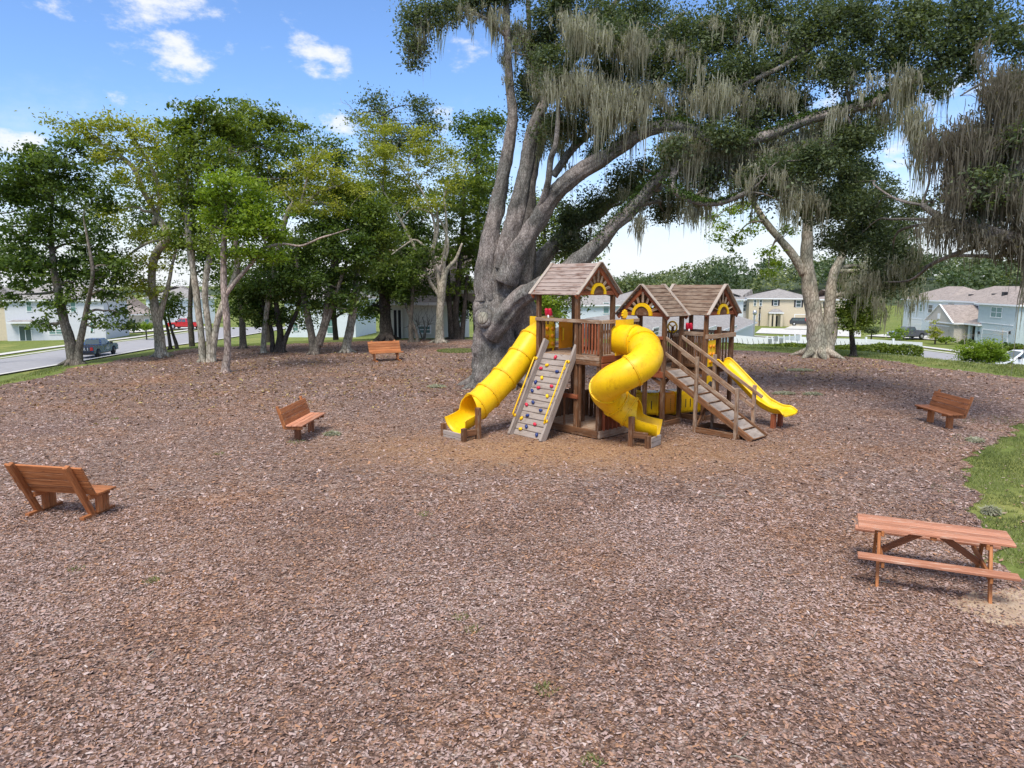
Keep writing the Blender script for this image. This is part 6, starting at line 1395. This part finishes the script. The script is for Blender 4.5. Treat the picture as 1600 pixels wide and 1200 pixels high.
for k in range(3): a = R(30 + 120 * k); q = MB(); q.tube([(3.1, .30, 2.28), (3.1, .30 + math.cos(a) * .13, 2.28 + math.sin(a) * .13)], .014, 6); PB('spoke', q, 'yellow', wh)
q = MB(); q.box(3.08, 3.14, .28, .32, 2.0, 2.28); PB('wheel_post', q, 'play', wh)

# ------------------------------------------------------------------ benches
BG = 'wooden benches around the mulch'
def bench_sled(label, loc, rz, L=1.6):
    r = root('bench', label, 'bench', loc, rz, 1, BG)
    ba = Vector((0, -.42, .86)).normalized()      # backrest direction, leaning back
    for k in range(3): beam('seat_plank', (-L / 2, .10 + k * .155, .45), (L / 2, .10 + k * .155, .45), .142, .038, 'stain', r)
    s0 = Vector((0, .0, .44)); nb = Vector((0, .86, .42)).normalized()
    for k in range(4): p = s0 + ba * (.10 + k * .152); beam('back_plank', p - Vector((L / 2, 0, 0)), p + Vector((L / 2, 0, 0)), .142, .038, 'stain', r, up=tuple(nb))
    for x in (-L * .36, L * .36):
        beam('back_support', Vector((x, .11, .05)), Vector((x, .11, .05)) + ba * 1.10, .085, .10, 'stain', r, up=tuple(nb))
        beam('runner', (x, -.14, .035), (x, .62, .035), .09, .06, 'stain', r)
        beam('seat_support', (x + .065, -.02, .385), (x + .065, .48, .385), .04, .09, 'stain', r)
        for y in (.22, .37): post('leg', x + .06, y, .06, .43, .05, 'stain', r, .14)
        for z, yy in ((.15, .06), (.38, -.05)): q = MB(); q.tube([(x - .05, yy, z), (x - .043, yy, z)], .012, 6); q.build('bolt', 'steel', r)
    return r
def bench_post(label, loc, rz, L=1.7, mat='stain', legs='stain2'):
    r = root('bench', label, 'bench', loc, rz, 1, BG)
    ba = Vector((0, -.30, .95)).normalized(); nb = Vector((0, .95, .30)).normalized()
    for k in range(3): beam('seat_plank', (-L / 2, .02 + k * .152, .45), (L / 2, .02 + k * .152, .45), .138, .038, 'tablewood' if mat == 'stain' else mat, r)
    for k in range(3): p = Vector((0, -.07, .45)) + ba * (.08 + k * .152); beam('back_plank', p - Vector((L / 2, 0, 0)), p + Vector((L / 2, 0, 0)), .142, .038, mat, r, up=tuple(nb))
    for x in (-L * .5 + .09, L * .5 - .09):
        beam('seat_support', (x, -.12, .385), (x, .36, .385), .06, .09, mat, r)
        beam('back_support', Vector((x, -.11, .36)), Vector((x, -.11, .36)) + ba * .62, .06, .07, mat, r, up=tuple(nb))
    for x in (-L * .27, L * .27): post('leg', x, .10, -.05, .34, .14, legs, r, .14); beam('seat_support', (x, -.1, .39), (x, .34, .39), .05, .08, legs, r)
    return r
bench_sled('orange stained bench seen from behind, nearest the camera at the left edge', (-8.11, 12.17, .02), R(-11), 1.57)
bench_post('orange plank bench on two posts facing the slides, left of the tube slide', (-5.78, 18.9, .02), R(-94), 1.85)
bench_post('brown bench on two posts standing alone right of the playset by the grass', (12.66, 20.30, .02), R(91), 1.65, 'stain2', 'stain')
bench_sled('farthest bench, seen from the front at the edge of the grove', (-6.75, 37.35, .02), R(208), 1.75)

# ------------------------------------------------------------------ picnic table
pt = root('picnic_table', 'reddish wooden picnic table with attached benches at the right by the grass', 'picnic table', (5.87, 9.45, .02), R(-24.3))
Lt = 1.86
for k in range(4): beam('table_plank', (-Lt / 2, -.225 + k * .15, .745), (Lt / 2, -.225 + k * .15, .745), .1465, .038, 'tablewood', pt)
for y in (-.60, .60): beam('seat_plank', (-Lt / 2, y, .44), (Lt / 2, y, .44), .20, .038, 'tablewood', pt)
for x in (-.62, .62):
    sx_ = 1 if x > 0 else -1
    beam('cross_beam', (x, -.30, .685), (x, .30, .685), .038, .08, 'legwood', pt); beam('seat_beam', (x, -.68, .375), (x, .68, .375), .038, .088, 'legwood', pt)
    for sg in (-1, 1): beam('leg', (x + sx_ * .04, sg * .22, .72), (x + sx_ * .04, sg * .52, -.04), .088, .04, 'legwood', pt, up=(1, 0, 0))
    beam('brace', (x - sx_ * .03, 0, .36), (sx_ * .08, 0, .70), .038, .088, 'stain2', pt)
for x in (-.62, .62):
    for sg in (-1, 1):
        for z, yy in ((.685, .25), (.375, .37)):
            sx_ = 1 if x > 0 else -1; q = MB(); q.tube([(x + sx_ * .06, sg * yy, z), (x + sx_ * .068, sg * yy, z)], .011, 6); q.build('bolt', 'steel', pt)
beam('centre_cleat', (0, -.28, .700), (0, .28, .700), .07, .05, 'legwood', pt)

# ------------------------------------------------------------------ mulch chips, grass, weeds, litter
def density_pts(n, ymax, power=1.6):
    """points over the bed seen from the front, denser close by"""
    y = 4.6 + (ymax - 4.6) * NR.random(n) ** power; x = NR.uniform(-1, 1, n) * (y * .78 + 1.2); return x, y
def chips(name, n, y0, y1, smin, smax, power, label):
    x, y = [], []
    y = y0 + (y1 - y0) * NR.random(n) ** power; x = NR.uniform(-1, 1, n) * (y * .80 + 1.0)
    k = inside(x, y, SMALL_POLY) | ((x > 6) & (y < 23) & (NR.random(n) < .05)); x, y = x[k], y[k]
    # keep sparse where the worn tan soil shows around the playset front
    m = len(x); s = NR.uniform(smin, smax, m) * (.6 + .8 * NR.random(m) ** 2); asp = NR.uniform(.25, .62, m); th = NR.random(m) * np.pi * 2
    z = .022 + NR.random(m) ** 1.5 * .028; tx, ty = NR.normal(0, .25, m), NR.normal(0, .25, m)
    c, si = np.cos(th), np.sin(th); V = np.zeros((m, 5, 3))
    loc = np.array([[-.5, -.4], [.45, -.5], [.5, .42], [-.42, .5], [0, 0]])
    for i in range(5):
        jx = loc[i, 0] + NR.normal(0, .10, m); jy = loc[i, 1] + NR.normal(0, .10, m); a = jx * s; b = jy * s * asp
        V[:, i, 0] = x + a * c - b * si; V[:, i, 1] = y + a * si + b * c; V[:, i, 2] = z + a * tx + b * ty + (s * .16 if i == 4 else 0)
    nf = 4 if y1 < 20 else 2; b = np.arange(m)[:, None] * 5; F = np.concatenate([b + np.array(f) for f in (((0, 1, 4), (1, 2, 4), (2, 3, 4), (3, 0, 4)) if nf == 4 else ((0, 1, 2), (0, 2, 3)))], 1).reshape(-1, 3)
    pat = np.array([mnoise.noise(Vector((xx * .45, yy * .45, 1.3))) for xx, yy in zip(x[::1], y[::1])]) if m < 400000 else np.zeros(m)
    pat2 = np.array([mnoise.noise(Vector((xx * 1.6, yy * 1.6, 7.3))) for xx, yy in zip(x, y)])
    worn = np.exp(-(((x - 1.4) / 6.0) ** 2 + ((y - 17.2) / 2.2) ** 2)) * (1.1 + 1.2 * pat2)
    tone = np.where(NR.random(m) < .45 + .5 * pat + .3 * pat2 - .25 * worn, NR.choice([.67, .77, .86, .96], m, p=[.44, .32, .20, .04]), NR.random(m) * .66) + NR.normal(0, .03, m)
    tone = np.where((NR.random(m) < .55 * worn), NR.uniform(.5, .6, m), tone)
    keep = NR.random(m) > .55 * worn
    V, tone = V[keep], tone[keep]; F = F[:nf * len(V)]
    me = np_mesh(name, V.reshape(-1, 3), F, 'litter', np.repeat(tone.clip(0, 1), nf))
    finish(link(name, me), label, None, kind='stuff')
chips('bark_chips', 150000, 4.7, 13, .016, .052, .85, 'bark mulch chips covering the ground')
chips('bark_chips', 80000, 11.5, 27, .035, .08, .9, 'bark mulch chips covering the ground further back')
chips('bark_chips', 25000, 25, 49, .08, .15, .9, 'bark mulch and leaf litter near the trees')
# grass at the right
def grass(name, n, poly, h, w, label, clumps=None):
    poly = np.array(poly); lo, hi = poly.min(0), poly.max(0)
    x = NR.uniform(lo[0], hi[0], n); y = NR.uniform(lo[1], hi[1], n); k = inside(x, y, poly); x, y = x[k], y[k]
    if clumps is None: pass
    edge_n = np.array([mnoise.noise(Vector((a * 1.3, b * 1.3, 8.3))) + .5 * mnoise.noise(Vector((a * 4, b * 4, 1.3))) for a, b in zip(x, y)])
    k = (~inside(x, y, SMALL_POLY) & (edge_n > -.42)) | ((edge_n > .22) & (NR.random(len(x)) < .22))
    x, y = x[k], y[k]; m = len(x); th = NR.random(m) * np.pi * 2; hh = h * (.5 + NR.random(m)); ww = w * (.6 + .8 * NR.random(m)); l = NR.normal(0, .6, (m, 2)) * hh[:, None]
    z = terr(x, y); V = np.zeros((m, 3, 3)); dx, dy = np.cos(th) * ww, np.sin(th) * ww
    V[:, 0] = np.stack([x - dx, y - dy, z - .01], -1); V[:, 1] = np.stack([x + dx, y + dy, z - .01], -1); V[:, 2] = np.stack([x + l[:, 0], y + l[:, 1], z + hh], -1)
    pat = np.array([mnoise.noise(Vector((a * .8, b * .8, 2.3))) for a, b in zip(x, y)])
    finish(link(name, np_mesh(name, V.reshape(-1, 3), np.arange(3 * m).reshape(m, 3), 'blade', (NR.random(m) * .7 + .2 + .7 * pat).clip(0, 1))), label, kind='stuff')
grass('grass', 230000, [(6.6, 8), (18, 8), (22, 22), (14.5, 22.0), (11, 17.5), (8.6, 14.2), (7.6, 11.5)], .055, .008, 'green grass in the clearing at the right edge')
grass('grass', 50000, [(9, 44), (15, 44), (20.5, 37), (22, 32), (24.5, 27), (27, 28), (25, 36), (20, 43), (12, 48)], .10, .018, 'grass along the top of the bank')
grass('grass', 30000, [(-30, 20), (-20, 20), (-19.5, 26), (-21, 31), (-22, 35), (-27, 38), (-33, 30)], .08, .016, 'grass at the left corner of the mulch')
# sandy worn patch by the picnic table, patch of moss-green grass left of the oak
def blob_sheet(name, cx_, cy_, rx, ry, mat, z, n=60, kind='structure', label=None, sd=0):
    q = MB(); q.add([(cx_, cy_, z + .012)] + [(cx_ + math.cos(2 * math.pi * k / n) * rx * (1 + .35 * mnoise.noise(Vector((math.cos(2 * math.pi * k / n) * 2, math.sin(2 * math.pi * k / n) * 2, sd)))), cy_ + math.sin(2 * math.pi * k / n) * ry * (1 + .35 * mnoise.noise(Vector((math.cos(2 * math.pi * k / n) * 2.4, math.sin(2 * math.pi * k / n) * 2.4, sd + 4)))), z - .012) for k in range(n)], [(0, k + 1, (k + 1) % n + 1) for k in range(n)], True)
    return finish(q.build(name, mat), label, kind=kind)
blob_sheet('worn_soil', 6.75, 8.55, 1.0, .55, 'soil', .035, sd=2); blob_sheet('worn_soil', 8.0, 7.9, 1.2, .9, 'soil', .036, sd=5)
def tuft(label, x, y, rad, n, h, mat='blade', catg='weed', name='weed', w=.012):
    a = NR.random(n) * np.pi * 2; rr = rad * np.sqrt(NR.random(n)); X, Y = rr * np.cos(a), rr * np.sin(a); th = NR.random(n) * np.pi * 2; hh = h * (.5 + NR.random(n))
    V = np.zeros((n, 3, 3)); dx, dy = np.cos(th) * w, np.sin(th) * w
    V[:, 0] = np.stack([X - dx, Y - dy, 0 * X], -1); V[:, 1] = np.stack([X + dx, Y + dy, 0 * X], -1); V[:, 2] = np.stack([X + NR.normal(0, .7, n) * hh, Y + NR.normal(0, .7, n) * hh, hh], -1)
    o_ = link(name, np_mesh(name, V.reshape(-1, 3), np.arange(3 * n).reshape(n, 3), mat, NR.random(n))); o_.location = (x, y, .03); return finish(o_, label, catg)
g_ = 'weeds sprouting from the mulch'
for px, py, rad, n, lab in [(463, 692, .22, 130, 'small green weed at the foot of the bench on two posts facing the slides'), (342, 711, .12, 90, 'small dark green weed between the two left benches'), (663, 806, .12, 80, 'small green weed in the mulch below the playset left slide'), (237, 911, .10, 110, 'small green weed low on the left side of the mulch'), (720, 968, .09, 70, 'small weed sprig near the bottom centre, upper of a pair'), (738, 988, .09, 70, 'small weed sprig near the bottom centre, lower of a pair'), (853, 1082, .12, 160, 'bright green weed near the bottom centre right'), (925, 1196, .09, 110, 'bright green weed at the bottom edge'), (180, 656, .12, 80, 'small pale green weed on the mulch at the far left'), (120, 892, .10, 50, 'tiny weed left of centre in the foreground'), (1530, 876, .14, 160, 'grass tuft beside the picnic table seat')]:
    p = T(px, py); tuft(lab, p.x, p.y, rad * 1.1, int(n * .6), .035, w=.008)
for px, py, rad, n, lab in [(716, 549, 1.3, 5200, 'patch of short green grass on the mulch left of the big oak'), (1592, 575, .9, 1500, 'grass clump at the right end of the bank')]:
    p = T(px, py); tuft(lab, p.x, p.y, rad, n, .06, catg='grass patch', name='grass_patch', w=.02)
# fallen moss clumps
def moss_clump(label, px, py, rx, ry):
    p = T(px, py); n = 900; a = NR.random(n) * np.pi * 2; rr = np.sqrt(NR.random(n)); C = np.stack([np.cos(a) * rr * rx, np.sin(a) * rr * ry, .012 + .07 * (1 - rr ** 2) * NR.random(n)], -1)
    V, F = leaf_quads(C, .16, .45, .16); o_ = link('fallen_moss', np_mesh('fallen_moss', V, F, 'moss', NR.random(n) * .4 + .6)); o_.location = (p.x, p.y, .03); finish(o_, label, 'moss clump')
moss_clump('pale grey fallen moss clump on the mulch right of the open slide, largest', 1250, 580, .62, .3); moss_clump('fallen moss strip on the mulch behind the end of the open slide', 1225, 617, .42, .14); moss_clump('fallen moss strip on the mulch further right behind the open slide', 1270, 618, .34, .12)
moss_clump('fallen pale moss clump beside the bench on two posts facing the slides', 519, 681, .20, .12); moss_clump('fallen moss wisp on the mulch right of the brown bench', 1523, 691, .2, .15); moss_clump('pale moss clump in the grass above the picnic table', 1548, 803, .12, .10); moss_clump('pale fallen moss on the mulch left of the big oak', 682, 606, .35, .2)
# sticks
SG = 'dead twigs lying on the mulch'
for i in range(20):
    y = 5.2 + 14 * rnd.random() ** 1.2; x = rnd.uniform(-.72, .72) * y
    if not (x > 6 and y < 22): 
        L = rnd.uniform(.10, .34); a = rnd.random() * 6.28; p = [Vector((0, 0, .012))]
        for k in range(4): a += rnd.uniform(-.5, .5); p.append(p[-1] + Vector((math.cos(a), math.sin(a), rnd.uniform(-.04, .08))) * L / 4)
        q = MB(); q.tube(p, [.006, .006, .005, .004, .002], 5); s_ = q.build('twig', 'bark_pale' if i % 2 else 'bark_grey'); s_.location = (x, y, .045); finish(s_, 'thin dead twig lying on the open mulch in front of the playset and benches', 'twig', SG)
p = T(1140, 1190); q = MB(); q.tube([(0, 0, 0), (.05, -.02, .02), (.10, -.05, .02), (.16, -.06, 0)], [.004, .008, .008, .004], 6); s_ = q.build('twig', 'bark_pale'); s_.location = (p.x, p.y, .05); finish(s_, 'short pale curled twig at the very bottom right of centre', 'twig')
# fallen leaves under the grove and the oak
n = 9000; c_ = np.array([(-14, 33, 9, 5), (-8, 38, 9, 6), (-2, 30, 6, 5), (-12, 26, 10, 4), (14, 34, 8, 5)]); i_ = NR.integers(0, 5, n)
P = np.stack([c_[i_, 0] + NR.normal(0, .6, n) * c_[i_, 2], c_[i_, 1] + NR.normal(0, .6, n) * c_[i_, 3], np.full(n, .045)], -1); P = P[inside(P[:, 0], P[:, 1], SMALL_POLY)]
M['leaf_dry'] = leaf_mat('dry_leaves', [(0, (.07, .035, .018)), (.4, (.20, .10, .045)), (.75, (.34, .20, .09)), (1, (.45, .36, .14))], .1, .8)
V, F = leaf_quads(P, .11, .35, .5); finish(link('fallen_leaves', np_mesh('fallen_leaves', V, F, 'leaf_dry', NR.random(len(P)))), 'dry brown leaves scattered on the mulch under the trees', kind='stuff')
